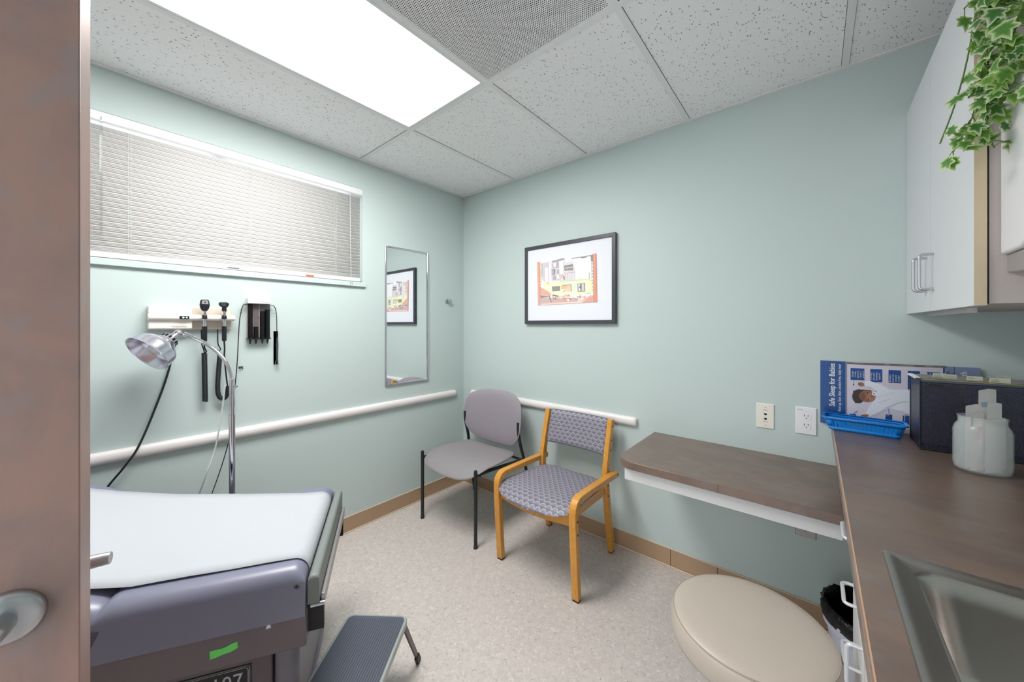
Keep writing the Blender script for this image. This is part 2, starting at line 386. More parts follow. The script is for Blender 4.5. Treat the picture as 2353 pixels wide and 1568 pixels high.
def print_art(name, art, y, parent, step=0.00004, wash=0.0):
    me = bpy.data.meshes.new(name); vs = []; fs = []; cols = []
    for i, (c, pts) in enumerate(art):
        b = len(vs); vs += [(px, y-step*(i+1), pz) for px, pz in pts]; fs.append(tuple(range(b, b+len(pts)))); cols.append(tuple(k*(1-wash)+wash for k in lin(c)))
    me.from_pydata(vs, [], fs); ca = me.color_attributes.new('Col', 'FLOAT_COLOR', 'CORNER')
    for p, c in zip(me.polygons, cols):
        for li in p.loop_indices: ca.data[li].color = c
    me.materials.append(mt('print')); o = bpy.data.objects.new(name, me); COL.objects.link(o)
    o.parent = parent; o.matrix_parent_inverse = wm(parent).inverted(); return o
POSTER_ART = [('0d4c92',((2.4289,1.1619),(2.4708,1.1625),(2.4708,1.1132),(2.4289,1.1117))),
('0d4c92',((2.4879,1.1627),(2.5229,1.1632),(2.5229,1.1103),(2.4879,1.109))),
('0d4c92',((2.5403,1.1625),(2.5747,1.163),(2.5747,1.112),(2.5403,1.1107))),
('0d4c92',((2.5927,1.1632),(2.6248,1.1636),(2.6248,1.0914),(2.5927,1.0898))),
('0d4c92',((2.6427,1.1628),(2.6756,1.1633),(2.6756,1.1376),(2.6427,1.1367))),
('0d4c92',((2.4262,0.9679),(2.4458,0.9698),(2.4458,0.9331),(2.4262,0.9309))),
('0d4c92',((2.5315,0.9821),(2.5507,0.9839),(2.5507,0.9478),(2.5315,0.9457))),
('0d4c92',((2.5795,0.9852),(2.5969,0.9869),(2.5969,0.9525),(2.5795,0.9506))),
('17386f',((2.4373,1.111),(2.4373,1.0922),(2.4386,1.0923),(2.4386,1.1111))),
('17386f',((2.5041,1.1092),(2.5041,1.0738),(2.5054,1.0739),(2.5054,1.1093))),
('17386f',((2.5404,1.0098),(2.5404,0.9835),(2.5416,0.9837),(2.5416,1.0099))),
('17386f',((2.4375,0.9682),(2.4471,0.9794),(2.4462,0.9808),(2.4367,0.9696))),
('17386f',((2.5809,0.9821),(2.5957,0.9933),(2.5953,0.9949),(2.5805,0.9837))),
('17386f',((2.4404,1.0918),(2.4399,1.0897),(2.4387,1.0884),(2.4372,1.0882),(2.436,1.0893),(2.4355,1.0913),(2.436,1.0933),(2.4372,1.0947),(2.4387,1.0948),(2.4399,1.0937))),
('17386f',((2.5071,1.0734),(2.5066,1.0714),(2.5055,1.0701),(2.504,1.0699),(2.5029,1.071),(2.5024,1.0728),(2.5029,1.0748),(2.504,1.0761),(2.5055,1.0763),(2.5066,1.0753))),
('17386f',((2.5432,1.0109),(2.5428,1.0089),(2.5417,1.0076),(2.5403,1.0074),(2.5392,1.0084),(2.5388,1.0102),(2.5392,1.0122),(2.5403,1.0135),(2.5417,1.0137),(2.5428,1.0127))),
('17386f',((2.4491,0.9805),(2.4486,0.9785),(2.4474,0.9771),(2.4459,0.9768),(2.4447,0.9779),(2.4442,0.9798),(2.4447,0.9818),(2.4459,0.9832),(2.4474,0.9835),(2.4486,0.9824))),
('e3e6ee',((2.5035,1.1055),(2.5214,1.1019),(2.544,1.0881),(2.5807,1.0898),(2.6068,1.0866),(2.6068,0.9854),(2.5807,1.0023),(2.5564,1.0057),(2.544,1.0092),(2.5112,0.9807),(2.4853,0.9618),(2.4734,0.971),(2.48,0.9942),(2.4944,1.0257),(2.5035,1.0415),(2.506,1.0711),(2.4905,1.0894),(2.4721,1.0929),(2.4721,1.1096),(2.4853,1.1146))),
('c3c8d6',((2.544,1.0092),(2.5112,0.9807),(2.4853,0.9618),(2.4832,0.9644),(2.5099,0.987),(2.539,1.0157),(2.5662,1.0356),(2.595,1.0449),(2.595,1.041),(2.5674,1.0304))),
('cfd3df',((2.5214,1.1019),(2.544,1.0881),(2.5807,1.0898),(2.5807,1.087),(2.544,1.0842),(2.5201,1.0974))),
('d3d7e2',((2.506,1.0492),(2.5564,1.0735),(2.5576,1.0719),(2.5073,1.0457))),
('cdd2de',((2.5112,1.028),(2.544,1.0469),(2.5452,1.0442),(2.5122,1.0252))),
('2c2724',((2.4725,1.0452),(2.4707,1.035),(2.4667,1.0261),(2.4612,1.0194),(2.4546,1.0158),(2.4479,1.0158),(2.4418,1.0194),(2.4371,1.0262),(2.4344,1.0353),(2.4339,1.0456),(2.4359,1.0559),(2.4399,1.065),(2.4456,1.0716),(2.4522,1.075),(2.4589,1.0748),(2.4649,1.0711),(2.4695,1.0644),(2.4721,1.0554))),
('3a322d',((2.4371,1.0666),(2.4588,1.0748),(2.4905,1.0747),(2.4931,1.0677),(2.4694,1.063),(2.4615,1.0211),(2.4426,1.0148),(2.4358,1.0401))),
('94664f',((2.5031,1.049),(2.5018,1.0422),(2.4986,1.0359),(2.4939,1.0305),(2.488,1.0267),(2.4813,1.0245),(2.4744,1.0244),(2.4679,1.0262),(2.4622,1.0298),(2.458,1.035),(2.4554,1.0414),(2.4548,1.0483),(2.4562,1.0553),(2.4595,1.0617),(2.4644,1.0671),(2.4704,1.0709),(2.4772,1.0729),(2.484,1.0729),(2.4905,1.071),(2.496,1.0673),(2.5001,1.0621),(2.5026,1.0558))),
('a87a62',((2.5035,1.0488),(2.5025,1.0417),(2.4997,1.0354),(2.4955,1.0309),(2.4905,1.0288),(2.4855,1.0295),(2.4812,1.0329),(2.4784,1.0386),(2.4774,1.0455),(2.4784,1.0527),(2.4812,1.059),(2.4855,1.0635),(2.4905,1.0655),(2.4955,1.0648),(2.4997,1.0613),(2.5025,1.0557))),
('7d5342',((2.4734,1.0468),(2.4726,1.0393),(2.4704,1.0331),(2.4672,1.0294),(2.4637,1.0289),(2.4605,1.0318),(2.4582,1.0375),(2.4574,1.0448),(2.4582,1.0523),(2.4605,1.0586),(2.4637,1.0623),(2.4672,1.0627),(2.4704,1.0598),(2.4726,1.0541))),
('4a2f27',((2.4819,1.0574),(2.4809,1.0578),(2.4795,1.06),(2.4783,1.0631),(2.4778,1.0659),(2.4781,1.0675),(2.4792,1.0671),(2.4805,1.0649),(2.4817,1.0618),(2.4823,1.0589))),
('4a2f27',((2.4808,1.03),(2.4803,1.0314),(2.4805,1.0344),(2.4814,1.038),(2.4825,1.0407),(2.4835,1.0415),(2.484,1.0402),(2.4837,1.0371),(2.4829,1.0336),(2.4818,1.0309))),
('8a5a48',((2.4978,1.051),(2.4972,1.0488),(2.4954,1.0469),(2.4931,1.046),(2.4908,1.0463),(2.489,1.0477),(2.4884,1.0499),(2.489,1.0521),(2.4908,1.054),(2.4931,1.0549),(2.4954,1.0546),(2.4972,1.0532))),
('f2f2f5',((2.505,1.0626),(2.5045,1.0594),(2.5032,1.0566),(2.5012,1.0547),(2.4988,1.0537),(2.4964,1.0541),(2.4944,1.0555),(2.4931,1.058),(2.4926,1.061),(2.4931,1.0642),(2.4944,1.067),(2.4964,1.0689),(2.4988,1.0698),(2.5012,1.0695),(2.5032,1.068),(2.5045,1.0656))),
('8b8fa6',((2.5017,1.0621),(2.5013,1.0601),(2.5002,1.0585),(2.4988,1.0578),(2.4974,1.0581),(2.4963,1.0595),(2.496,1.0614),(2.4963,1.0635),(2.4974,1.0651),(2.4988,1.0658),(2.5002,1.0655),(2.5013,1.0641))),
('9a6b52',((2.4701,1.0952),(2.4688,1.0914),(2.4658,1.0886),(2.4618,1.0873),(2.4576,1.0877),(2.4539,1.0898),(2.4516,1.0932),(2.4511,1.0972),(2.4525,1.101),(2.4554,1.1038),(2.4595,1.1051),(2.4637,1.1047),(2.4673,1.1025),(2.4696,1.0992))),
('8a5d48',((2.458,1.0981),(2.4574,1.0946),(2.4557,1.0922),(2.4537,1.092),(2.4521,1.094),(2.4515,1.0975),(2.4521,1.101),(2.4537,1.1034),(2.4557,1.1036),(2.4574,1.1016))),
('9a6b52',((2.4833,0.9708),(2.4824,0.9675),(2.4792,0.964),(2.4743,0.9608),(2.4687,0.9587),(2.4635,0.9581),(2.4597,0.959),(2.4581,0.9614),(2.4591,0.9647),(2.4623,0.9682),(2.4673,0.9714),(2.4729,0.9734),(2.478,0.9741),(2.4818,0.9731))),
('8a5d48',((2.4671,0.964),(2.4662,0.9617),(2.4641,0.96),(2.4615,0.9596),(2.4593,0.9606),(2.4585,0.9626),(2.4593,0.9649),(2.4615,0.9666),(2.4641,0.9671),(2.4662,0.9661))),
('66605f',((2.4179,1.1857),(2.4344,1.1859),(2.4344,1.178),(2.4179,1.1778))),
('746b6b',((2.4344,1.1859),(2.4668,1.1864),(2.4668,1.1786),(2.4344,1.178))),
('66605f',((2.4668,1.1864),(2.4905,1.1867),(2.4905,1.179),(2.4668,1.1786))),
('66605f',((2.4905,1.1867),(2.5137,1.187),(2.5137,1.1794),(2.4905,1.179))),
('66605f',((2.5137,1.187),(2.529,1.1872),(2.529,1.1796),(2.5137,1.1794))),
('857c7c',((2.529,1.1872),(2.544,1.1874),(2.544,1.1799),(2.529,1.1796))),
('66605f',((2.544,1.1874),(2.5662,1.1877),(2.5662,1.1802),(2.544,1.1799))),
('746b6b',((2.5662,1.1877),(2.5807,1.1879),(2.5807,1.1805),(2.5662,1.1802))),
('857c7c',((2.5807,1.1879),(2.6092,1.1883),(2.6092,1.181),(2.5807,1.1805))),
('66605f',((2.6092,1.1883),(2.637,1.1887),(2.637,1.1814),(2.6092,1.181))),
('857c7c',((2.637,1.1887),(2.6573,1.1889),(2.6573,1.1818),(2.637,1.1814))),
('746b6b',((2.6573,1.1889),(2.6839,1.1893),(2.6839,1.1822),(2.6573,1.1818))),
('746b6b',((2.6839,1.1893),(2.6904,1.1894),(2.6904,1.1823),(2.6839,1.1822))),
]
PICTURE_ART = [('f2f0f4',((0.7976,1.7942),(1.2592,1.7962),(1.2647,1.4887),(0.8072,1.4849))),
('d9d4da',((0.838,1.7853),(1.2354,1.7916),(1.227,1.6351),(0.8588,1.6457),(0.838,1.69))),
('efeef3',((1.0829,1.7804),(1.2185,1.7809),(1.227,1.6376),(1.1072,1.6423),(1.1011,1.7198))),
('c9c2c8',((0.8415,1.7778),(0.893,1.7777),(0.893,1.7468),(0.8657,1.7497),(0.8623,1.6511),(0.845,1.661))),
('e6e2e8',((0.864,1.7442),(0.893,1.7468),(0.893,1.6459),(0.8657,1.6466))),
('e9e4e6',((0.898,1.7911),(0.9148,1.7906),(0.9165,1.6385),(0.9014,1.6396))),
('a59ca6',((0.9265,1.7795),(0.979,1.7773),(0.979,1.7346),(0.9265,1.7378))),
('a59ca6',((0.9198,1.7273),(0.9497,1.7282),(0.9497,1.6851),(0.9198,1.6855))),
('a59ca6',((0.966,1.7227),(0.9822,1.7249),(0.9822,1.6931),(0.966,1.6924))),
('a59ca6',((0.9298,1.6819),(0.9595,1.6831),(0.9595,1.6539),(0.9298,1.6541))),
('e8dfdf',((0.9332,1.7732),(0.9595,1.773),(0.9595,1.7427),(0.9365,1.7423))),
('6d6670',((0.9183,1.7283),(0.953,1.7262),(0.9528,1.7301),(0.9181,1.7322))),
('5b525c',((0.9398,1.7239),(0.9513,1.7242),(0.9497,1.6912),(0.9414,1.6905))),
('e9e5ea',((0.9822,1.7786),(1.0174,1.7786),(1.0174,1.6904),(0.9855,1.6906))),
('8f8690',((1.0238,1.7847),(1.0253,1.7953),(0.9983,1.7959),(0.966,1.7915),(0.9232,1.7882),(0.9232,1.7799),(0.979,1.779))),
('f6f5f8',((1.0269,1.7951),(1.0767,1.7931),(1.0783,1.7635),(1.0285,1.7638))),
('6f6a72',((1.0206,1.7444),(1.0905,1.7475),(1.092,1.7048),(1.0238,1.7115))),
('d8d2d6',((1.0301,1.7298),(1.089,1.7312),(1.089,1.725),(1.0301,1.7231))),
('938d95',((1.0239,1.7352),(1.0891,1.735),(1.0889,1.7364),(1.0237,1.7366))),
('938d95',((1.0239,1.7287),(1.0891,1.7286),(1.0889,1.73),(1.0237,1.7301))),
('938d95',((1.0239,1.7222),(1.0891,1.7222),(1.0889,1.7236),(1.0237,1.7236))),
('938d95',((1.0239,1.7157),(1.0891,1.7159),(1.0889,1.7172),(1.0237,1.7171))),
('938d95',((1.0239,1.7092),(1.0891,1.7095),(1.0889,1.7108),(1.0237,1.7106))),
('e6cfc4',((1.0206,1.7037),(1.1011,1.7065),(1.1011,1.6946),(1.0222,1.6927))),
('7a7078',((1.0208,1.6912),(1.1043,1.6919),(1.104,1.694),(1.0205,1.6934))),
('8f8790',((1.0291,1.6866),(1.0291,1.6487),(1.031,1.6486),(1.031,1.6864))),
('8f8790',((1.0479,1.6876),(1.0479,1.6485),(1.0498,1.6484),(1.0498,1.6874))),
('8f8790',((1.0758,1.685),(1.0758,1.6476),(1.0776,1.6474),(1.0776,1.6848))),
('8f8790',((1.1033,1.7196),(1.1048,1.6452),(1.1066,1.645),(1.1051,1.7194))),
('8f8790',((1.2205,1.7794),(1.2261,1.6377),(1.2278,1.6376),(1.2222,1.7792))),
('8f8790',((1.0165,1.7692),(1.0181,1.6903),(1.02,1.6902),(1.0184,1.769))),
('8f8790',((0.8953,1.7886),(0.897,1.6427),(0.899,1.6426),(0.8974,1.7884))),
('8f8790',((0.9618,1.7755),(0.9618,1.6928),(0.9637,1.6926),(0.9637,1.7752))),
('8f8790',((0.8405,1.7751),(0.8405,1.6898),(0.8426,1.6896),(0.8426,1.7748))),
('2f2c33',((1.1509,1.7788),(1.1932,1.7797),(1.1923,1.7849),(1.15,1.7841))),
('a29aa2',((1.0804,1.7826),(1.2276,1.7855),(1.2264,1.7922),(1.0792,1.7896))),
('6c666e',((1.2185,1.7874),(1.2354,1.7929),(1.2354,1.7469),(1.2227,1.7509))),
('b9a9a4',((0.9628,1.6886),(0.9855,1.6893),(0.9806,1.65),(0.9628,1.6542))),
('d98f6a',((0.9909,1.6535),(1.0164,1.6867),(1.0121,1.6893),(0.9865,1.6561))),
('cf8a66',((0.9856,1.6896),(1.0032,1.6689),(1.0062,1.6707),(0.9886,1.6914))),
('8a8088',((1.0111,1.6747),(1.0238,1.6763),(1.0301,1.6487),(1.0174,1.6497))),
('f3e6de',((0.9611,1.6874),(0.9822,1.6882),(0.979,1.6583),(0.9628,1.6569))),
('7a7480',((1.2079,1.6805),(1.2079,1.6341),(1.2119,1.6337),(1.2119,1.6801))),
('9a949c',((1.139,1.6551),(1.1479,1.636),(1.1501,1.6366),(1.1412,1.6557))),
('e8f0bd',((0.845,1.644),(0.893,1.6431),(1.227,1.6376),(1.2383,1.6239),(1.2354,1.5372),(0.9198,1.5546),(0.876,1.5852),(0.8485,1.6125))),
('dfeecb',((0.9822,1.6361),(1.1222,1.6385),(1.1222,1.5461),(1.0798,1.5485),(1.0798,1.6152),(0.9919,1.6163))),
('b9cf6a',((0.9856,1.6381),(1.2271,1.6358),(1.2268,1.6394),(0.9853,1.6419))),
('b4cc72',((0.8726,1.6418),(0.8963,1.6428),(0.8963,1.626))),
('a0ad60',((1.2099,1.6288),(1.2383,1.6265),(1.2383,1.629),(1.2099,1.6313))),
('5f6164',((0.9232,1.6101),(0.9903,1.6095),(0.9903,1.5767),(0.9265,1.5765))),
('a5a79c',((0.9249,1.6023),(0.9888,1.6027),(0.9886,1.604),(0.9248,1.6037))),
('a5a79c',((0.9249,1.5957),(0.9888,1.5961),(0.9886,1.5975),(0.9248,1.5971))),
('a5a79c',((0.9249,1.589),(0.9888,1.5895),(0.9886,1.5909),(0.9248,1.5904))),
('a5a79c',((0.9249,1.5823),(0.9888,1.583),(0.9886,1.5844),(0.9248,1.5837))),
('e8b060',((0.9983,1.6103),(1.0706,1.6105),(1.0489,1.5933),(1.0301,1.5837),(0.9983,1.5885))),
('e3c0ac',((1.0458,1.6097),(1.0737,1.6117),(1.0783,1.5673),(1.0395,1.5696))),
('5b5650',((1.0081,1.6105),(1.0769,1.6104),(1.0765,1.6141),(1.0077,1.6143))),
('6b6566',((1.0727,1.6116),(1.0758,1.5673),(1.0807,1.5672),(1.0776,1.6115))),
('e6ecea',((1.0047,1.5854),(1.0395,1.5804),(1.0364,1.5671),(1.0079,1.5702))),
('4e5a5c',((1.0123,1.5643),(1.0407,1.5788),(1.0383,1.5821),(1.0098,1.5676))),
('6a6570',((1.1237,1.6146),(1.1797,1.6156),(1.1797,1.5598),(1.1267,1.5617))),
('c9c4cc',((1.1549,1.6123),(1.1725,1.6123),(1.1725,1.5641),(1.1549,1.5639))),
('f0eef2',((1.1297,1.6115),(1.1401,1.6121),(1.146,1.5684),(1.1342,1.5638))),
('3c3842',((1.1342,1.5954),(1.1519,1.5968),(1.1519,1.5811),(1.1401,1.5845))),
('e9dcd3',((0.9048,1.6366),(0.9182,1.6355),(0.9198,1.5435),(0.9065,1.5442))),
('e6a78f',((0.8241,1.617),(0.9065,1.5694),(0.9198,1.5546),(0.8588,1.5439),(0.8241,1.5628))),
('c2806a',((0.8254,1.6092),(0.8926,1.5752),(0.8934,1.5764),(0.8262,1.6104))),
('c2806a',((0.8255,1.6),(0.896,1.5699),(0.8967,1.5711),(0.8262,1.6013))),
('c2806a',((0.8255,1.5909),(0.8994,1.5646),(0.9,1.5659),(0.8261,1.5922))),
('c2806a',((0.8256,1.5817),(0.9029,1.5594),(0.9033,1.5607),(0.8261,1.5831))),
('c2806a',((0.8256,1.5726),(0.9063,1.5542),(0.9066,1.5555),(0.826,1.5739))),
('c2806a',((0.8257,1.5634),(0.9097,1.5489),(0.9099,1.5503),(0.826,1.5648))),
('7c6a6c',((0.8258,1.557),(0.8554,1.5469),(0.8963,1.5447),(0.8963,1.5405),(0.8276,1.5355))),
('c9a6a2',((0.8241,1.5357),(0.966,1.5301),(1.1519,1.5183),(1.1222,1.4986),(0.8241,1.4943))),
('d99a5a',((0.9882,1.5105),(0.9856,1.5081),(0.9805,1.5083),(0.9768,1.5108),(0.9773,1.5139),(0.9816,1.5151),(0.9865,1.5136))),
('f3eeee',((1.1435,1.5166),(1.1378,1.5141),(1.1297,1.5166),(1.1253,1.5224),(1.1279,1.527),(1.1356,1.527),(1.1425,1.5223))),
('f3eeee',((1.0584,1.5359),(1.0566,1.5323),(1.0526,1.5317),(1.0495,1.5345),(1.0496,1.5386),(1.0529,1.5409),(1.0568,1.5397))),
('f3eeee',((1.0047,1.5299),(0.9997,1.5246),(0.9898,1.5244),(0.9824,1.5296),(0.9832,1.5361),(0.9915,1.5392),(1.001,1.5364))),
('f3eeee',((1.1398,1.5239),(1.1374,1.5217),(1.1334,1.522),(1.1309,1.5247),(1.1317,1.5276),(1.1352,1.5286),(1.1389,1.527))),
('e0b59a',((0.9574,1.5132),(0.9514,1.5085),(0.9396,1.509),(0.931,1.5144),(0.932,1.5205),(0.942,1.5228),(0.9532,1.5195))),
('a8906a',((0.9454,1.5064),(0.9395,1.5072),(0.9323,1.5132),(0.9293,1.5199),(0.9327,1.5222),(0.9399,1.5184),(0.9456,1.5113))),
('a8906a',((1.0479,1.5179),(1.0424,1.517),(1.0379,1.5203),(1.0376,1.5253),(1.0419,1.5281),(1.0475,1.5267),(1.0502,1.5222))),
('b5726a',((0.9664,1.5167),(0.9612,1.5141),(0.9531,1.5159),(0.9482,1.5208),(0.9501,1.5251),(0.9575,1.5255),(0.9647,1.5218))),
('d77f5c',((1.0971,1.5206),(1.0934,1.519),(1.0889,1.5206),(1.0868,1.5243),(1.0889,1.5273),(1.0935,1.5273),(1.0972,1.5244))),
('e0b59a',((1.0699,1.536),(1.0633,1.5328),(1.0523,1.5354),(1.0454,1.5418),(1.0477,1.5472),(1.0575,1.5475),(1.0674,1.5425))),
('e6c9a8',((1.1643,1.5248),(1.1603,1.5216),(1.155,1.5225),(1.1524,1.5269),(1.1545,1.5315),(1.1597,1.5327),(1.164,1.5298))),
('d99a5a',((1.1463,1.4996),(1.1413,1.5006),(1.1356,1.5065),(1.1335,1.5126),(1.1365,1.5145),(1.1425,1.5107),(1.1468,1.504))),
('d99a5a',((1.1495,1.5332),(1.1457,1.533),(1.1413,1.5362),(1.1395,1.5402),(1.1417,1.5421),(1.1462,1.5405),(1.1497,1.5365))),
('f3eeee',((1.0246,1.5325),(1.0183,1.5324),(1.0083,1.5373),(1.0021,1.5437),(1.0043,1.5467),(1.0134,1.5439),(1.0224,1.5377))),
('b5726a',((1.0374,1.5407),(1.0346,1.538),(1.0288,1.538),(1.0244,1.5406),(1.0248,1.544),(1.0296,1.5455),(1.0352,1.544))),
('c95f50',((0.9544,1.527),(0.9484,1.5215),(0.9432,1.522),(0.9427,1.5281),(0.9473,1.5352),(0.9536,1.5379),(0.9567,1.5343))),
('e6c9a8',((0.9648,1.5243),(0.9619,1.5218),(0.9584,1.5223),(0.9568,1.5254),(0.9584,1.5288),(0.962,1.5298),(0.9649,1.5278))),
('c95f50',((1.0798,1.5113),(1.0747,1.5095),(1.0692,1.512),(1.0675,1.517),(1.0709,1.5206),(1.0767,1.5203),(1.0807,1.5161))),
('d77f5c',((1.0578,1.5384),(1.0508,1.5343),(1.0468,1.5352),(1.0489,1.5405),(1.0555,1.5461),(1.0615,1.5478),(1.0626,1.5444))),
('d99a5a',((1.1855,1.5151),(1.1824,1.511),(1.1766,1.5107),(1.1725,1.5146),(1.1732,1.5195),(1.1781,1.5219),(1.1836,1.5199))),
('a8906a',((0.9875,1.5374),(0.9823,1.5336),(0.9718,1.534),(0.9638,1.5383),(0.9645,1.5433),(0.9732,1.5452),(0.9835,1.5425))),
('a8906a',((1.1171,1.5105),(1.1125,1.5113),(1.1074,1.5163),(1.1057,1.5218),(1.1087,1.5236),(1.1141,1.5204),(1.1178,1.5146))),
('a8906a',((1.0771,1.5103),(1.0733,1.5081),(1.0683,1.5095),(1.0659,1.5133),(1.0678,1.5167),(1.0727,1.5171),(1.0768,1.5143))),
('d77f5c',((0.9598,1.5182),(0.9549,1.517),(0.9463,1.5195),(0.9404,1.5237),(0.9417,1.5264),(0.9492,1.5257),(0.9572,1.522))),
('d77f5c',((1.0461,1.5387),(1.0414,1.5335),(1.0337,1.5338),(1.0287,1.5392),(1.0302,1.5458),(1.0372,1.5485),(1.0443,1.5453))),
('e0b59a',((0.9919,1.5219),(0.9868,1.522),(0.9789,1.5263),(0.9742,1.5316),(0.9761,1.5339),(0.9834,1.5314),(0.9904,1.5261))),
('f3eeee',((1.1637,1.5085),(1.1596,1.5063),(1.1549,1.5079),(1.1532,1.5121),(1.1557,1.5157),(1.1606,1.516),(1.1641,1.5127))),
('c95f50',((1.1804,1.5172),(1.1735,1.5167),(1.1682,1.5215),(1.1683,1.5278),(1.1739,1.5311),(1.1807,1.5287),(1.1836,1.5226))),
('b5726a',((1.1308,1.5246),(1.1256,1.5238),(1.1219,1.5268),(1.1225,1.5312),(1.127,1.5337),(1.1319,1.5324),(1.1336,1.5284))),
('7d6a6a',((1.148,1.5218),(1.1424,1.5215),(1.1377,1.5255),(1.1373,1.5309),(1.1416,1.5336),(1.1474,1.5316),(1.1502,1.5263))),
('c95f50',((1.0726,1.5136),(1.066,1.5101),(1.0559,1.5124),(1.0498,1.5188),(1.0523,1.5245),(1.0616,1.5251),(1.0706,1.5202))),
('e0b59a',((1.045,1.5246),(1.0411,1.5224),(1.0334,1.5231),(1.0277,1.5262),(1.0284,1.5294),(1.0348,1.5303),(1.0422,1.5281))),
('f3eeee',((1.0626,1.5039),(1.0548,1.5032),(1.0468,1.5089),(1.0448,1.5168),(1.0501,1.5208),(1.0589,1.518),(1.0644,1.5105))),
('e0b59a',((1.1828,1.5234),(1.1762,1.5191),(1.1708,1.5206),(1.1709,1.5269),(1.1762,1.5331),(1.1829,1.5347),(1.1858,1.5303))),
('e6c9a8',((0.9991,1.5346),(0.9927,1.5297),(0.9822,1.5308),(0.9754,1.5372),(0.9775,1.544),(0.9869,1.5461),(0.9965,1.5418))),
('e6c9a8',((1.1401,1.5129),(1.1332,1.5105),(1.1276,1.5135),(1.1277,1.5196),(1.1334,1.5243),(1.1403,1.5239),(1.1433,1.5188))),
('d77f5c',((1.0356,1.5118),(1.0259,1.5103),(1.0159,1.5168),(1.0133,1.5263),(1.0199,1.5317),(1.0308,1.5288),(1.0378,1.52))),
('7d6a6a',((0.961,1.5224),(0.9553,1.5206),(0.9515,1.5227),(0.9525,1.527),(0.9575,1.5303),(0.9627,1.5302),(0.9643,1.5266))),
('b5726a',((1.1606,1.5013),(1.1557,1.5005),(1.1525,1.503),(1.1534,1.507),(1.1578,1.5094),(1.1623,1.5084),(1.1636,1.5048))),
('b5726a',((0.9507,1.5153),(0.9435,1.5116),(0.9323,1.5141),(0.9256,1.521),(0.9284,1.5271),(0.9387,1.5277),(0.9486,1.5225))),
('e8dfe0',((1.1479,1.5069),(1.1432,1.5041),(1.1352,1.5056),(1.13,1.5102),(1.1315,1.5144),(1.1385,1.5151),(1.1458,1.5117))),
('e0b59a',((1.0283,1.5262),(1.0195,1.5232),(1.0091,1.5277),(1.005,1.5364),(1.0104,1.5427),(1.0211,1.5418),(1.0291,1.5345))),
('f3eeee',((1.0432,1.5378),(1.0408,1.5318),(1.0362,1.5308),(1.0329,1.5354),(1.0334,1.5423),(1.0373,1.5462),(1.0417,1.5442))),
('d99a5a',((1.0683,1.5344),(1.0634,1.5345),(1.059,1.5385),(1.0585,1.5434),(1.0621,1.5455),(1.0672,1.5432),(1.07,1.5383))),
('d99a5a',((0.9481,1.5161),(0.9414,1.5125),(0.9304,1.5147),(0.9235,1.521),(0.9259,1.5267),(0.9357,1.5275),(0.9456,1.5227))),
('5b4e54',((0.9286,1.5468),(0.9713,1.5363),(0.9738,1.5452),(0.9311,1.5558))),
('443c44',((0.8965,1.5494),(0.9167,1.5009),(0.923,1.5025),(0.9029,1.5509))),
('3f3a42',((0.9312,1.5427),(0.9345,1.5176),(0.9384,1.5178),(0.9351,1.5429))),
('e3e0e6',((0.9249,1.5432),(0.9265,1.5181),(0.9298,1.5181),(0.9282,1.5431))),
('4f86c6',((1.1884,1.5476),(1.2242,1.5494),(1.2156,1.5447),(1.1927,1.5447))),
('f0eef2',((1.1927,1.5447),(1.2383,1.5473),(1.2383,1.5319),(1.1899,1.5294))),
('f0b5a0',((1.149,1.5053),(1.227,1.5351),(1.2383,1.5319),(1.1637,1.4864))),
('dc9184',((1.1666,1.4889),(1.2383,1.5345),(1.2439,1.4896))),
('7c4a44',((1.1672,1.4883),(1.2219,1.5348),(1.2207,1.536),(1.166,1.4895))),
('f3cdb8',((0.8276,1.4956),(1.1637,1.4981),(1.1637,1.4877),(0.8276,1.4842))),
('f3dcc8',((0.8223,1.7913),(0.8363,1.7912),(0.8415,1.6329),(0.8258,1.634))),
('6b6570',((0.8353,1.774),(0.8332,1.7703),(0.829,1.7708),(0.8269,1.7749),(0.829,1.7787),(0.8332,1.7782))),
('b58f7c',((0.8353,1.7626),(0.8332,1.7589),(0.829,1.7594),(0.8269,1.7635),(0.829,1.7673),(0.8332,1.7668))),
('8a8088',((0.8353,1.7413),(0.8332,1.7376),(0.829,1.738),(0.8269,1.7422),(0.829,1.7459),(0.8332,1.7455))),
('6b6570',((0.8353,1.7257),(0.8332,1.722),(0.829,1.7224),(0.8269,1.7265),(0.829,1.7303),(0.8332,1.7299))),
('6b6570',((0.8353,1.7149),(0.8332,1.7111),(0.829,1.7115),(0.8269,1.7157),(0.829,1.7194),(0.8332,1.719))),
('6b6570',((0.8353,1.698),(0.8332,1.6942),(0.829,1.6946),(0.8269,1.6988),(0.829,1.7025),(0.8332,1.7021))),
('6b6570',((0.8353,1.6842),(0.8332,1.6804),(0.829,1.6808),(0.8269,1.6849),(0.829,1.6887),(0.8332,1.6883))),
('b58f7c',((0.8353,1.6691),(0.8332,1.6653),(0.829,1.6656),(0.8269,1.6698),(0.829,1.6735),(0.8332,1.6732))),
('b58f7c',((0.8353,1.6498),(0.8332,1.646),(0.829,1.6464),(0.8269,1.6505),(0.829,1.6543),(0.8332,1.6539))),
('8a8088',((1.236,1.7328),(1.234,1.7281),(1.2301,1.7286),(1.2281,1.7337),(1.2301,1.7383),(1.234,1.7379))),
('b5aca8',((1.236,1.7105),(1.234,1.7059),(1.2301,1.7063),(1.2281,1.7114),(1.2301,1.716),(1.234,1.7156))),
('8a8088',((1.236,1.688),(1.234,1.6833),(1.2301,1.6837),(1.2281,1.6888),(1.2301,1.6934),(1.234,1.693))),
('8a8088',((1.236,1.6697),(1.234,1.665),(1.2301,1.6654),(1.2281,1.6705),(1.2301,1.6752),(1.234,1.6748))),
('8a8088',((1.236,1.6497),(1.234,1.645),(1.2301,1.6454),(1.2281,1.6504),(1.2301,1.6551),(1.234,1.6548))),
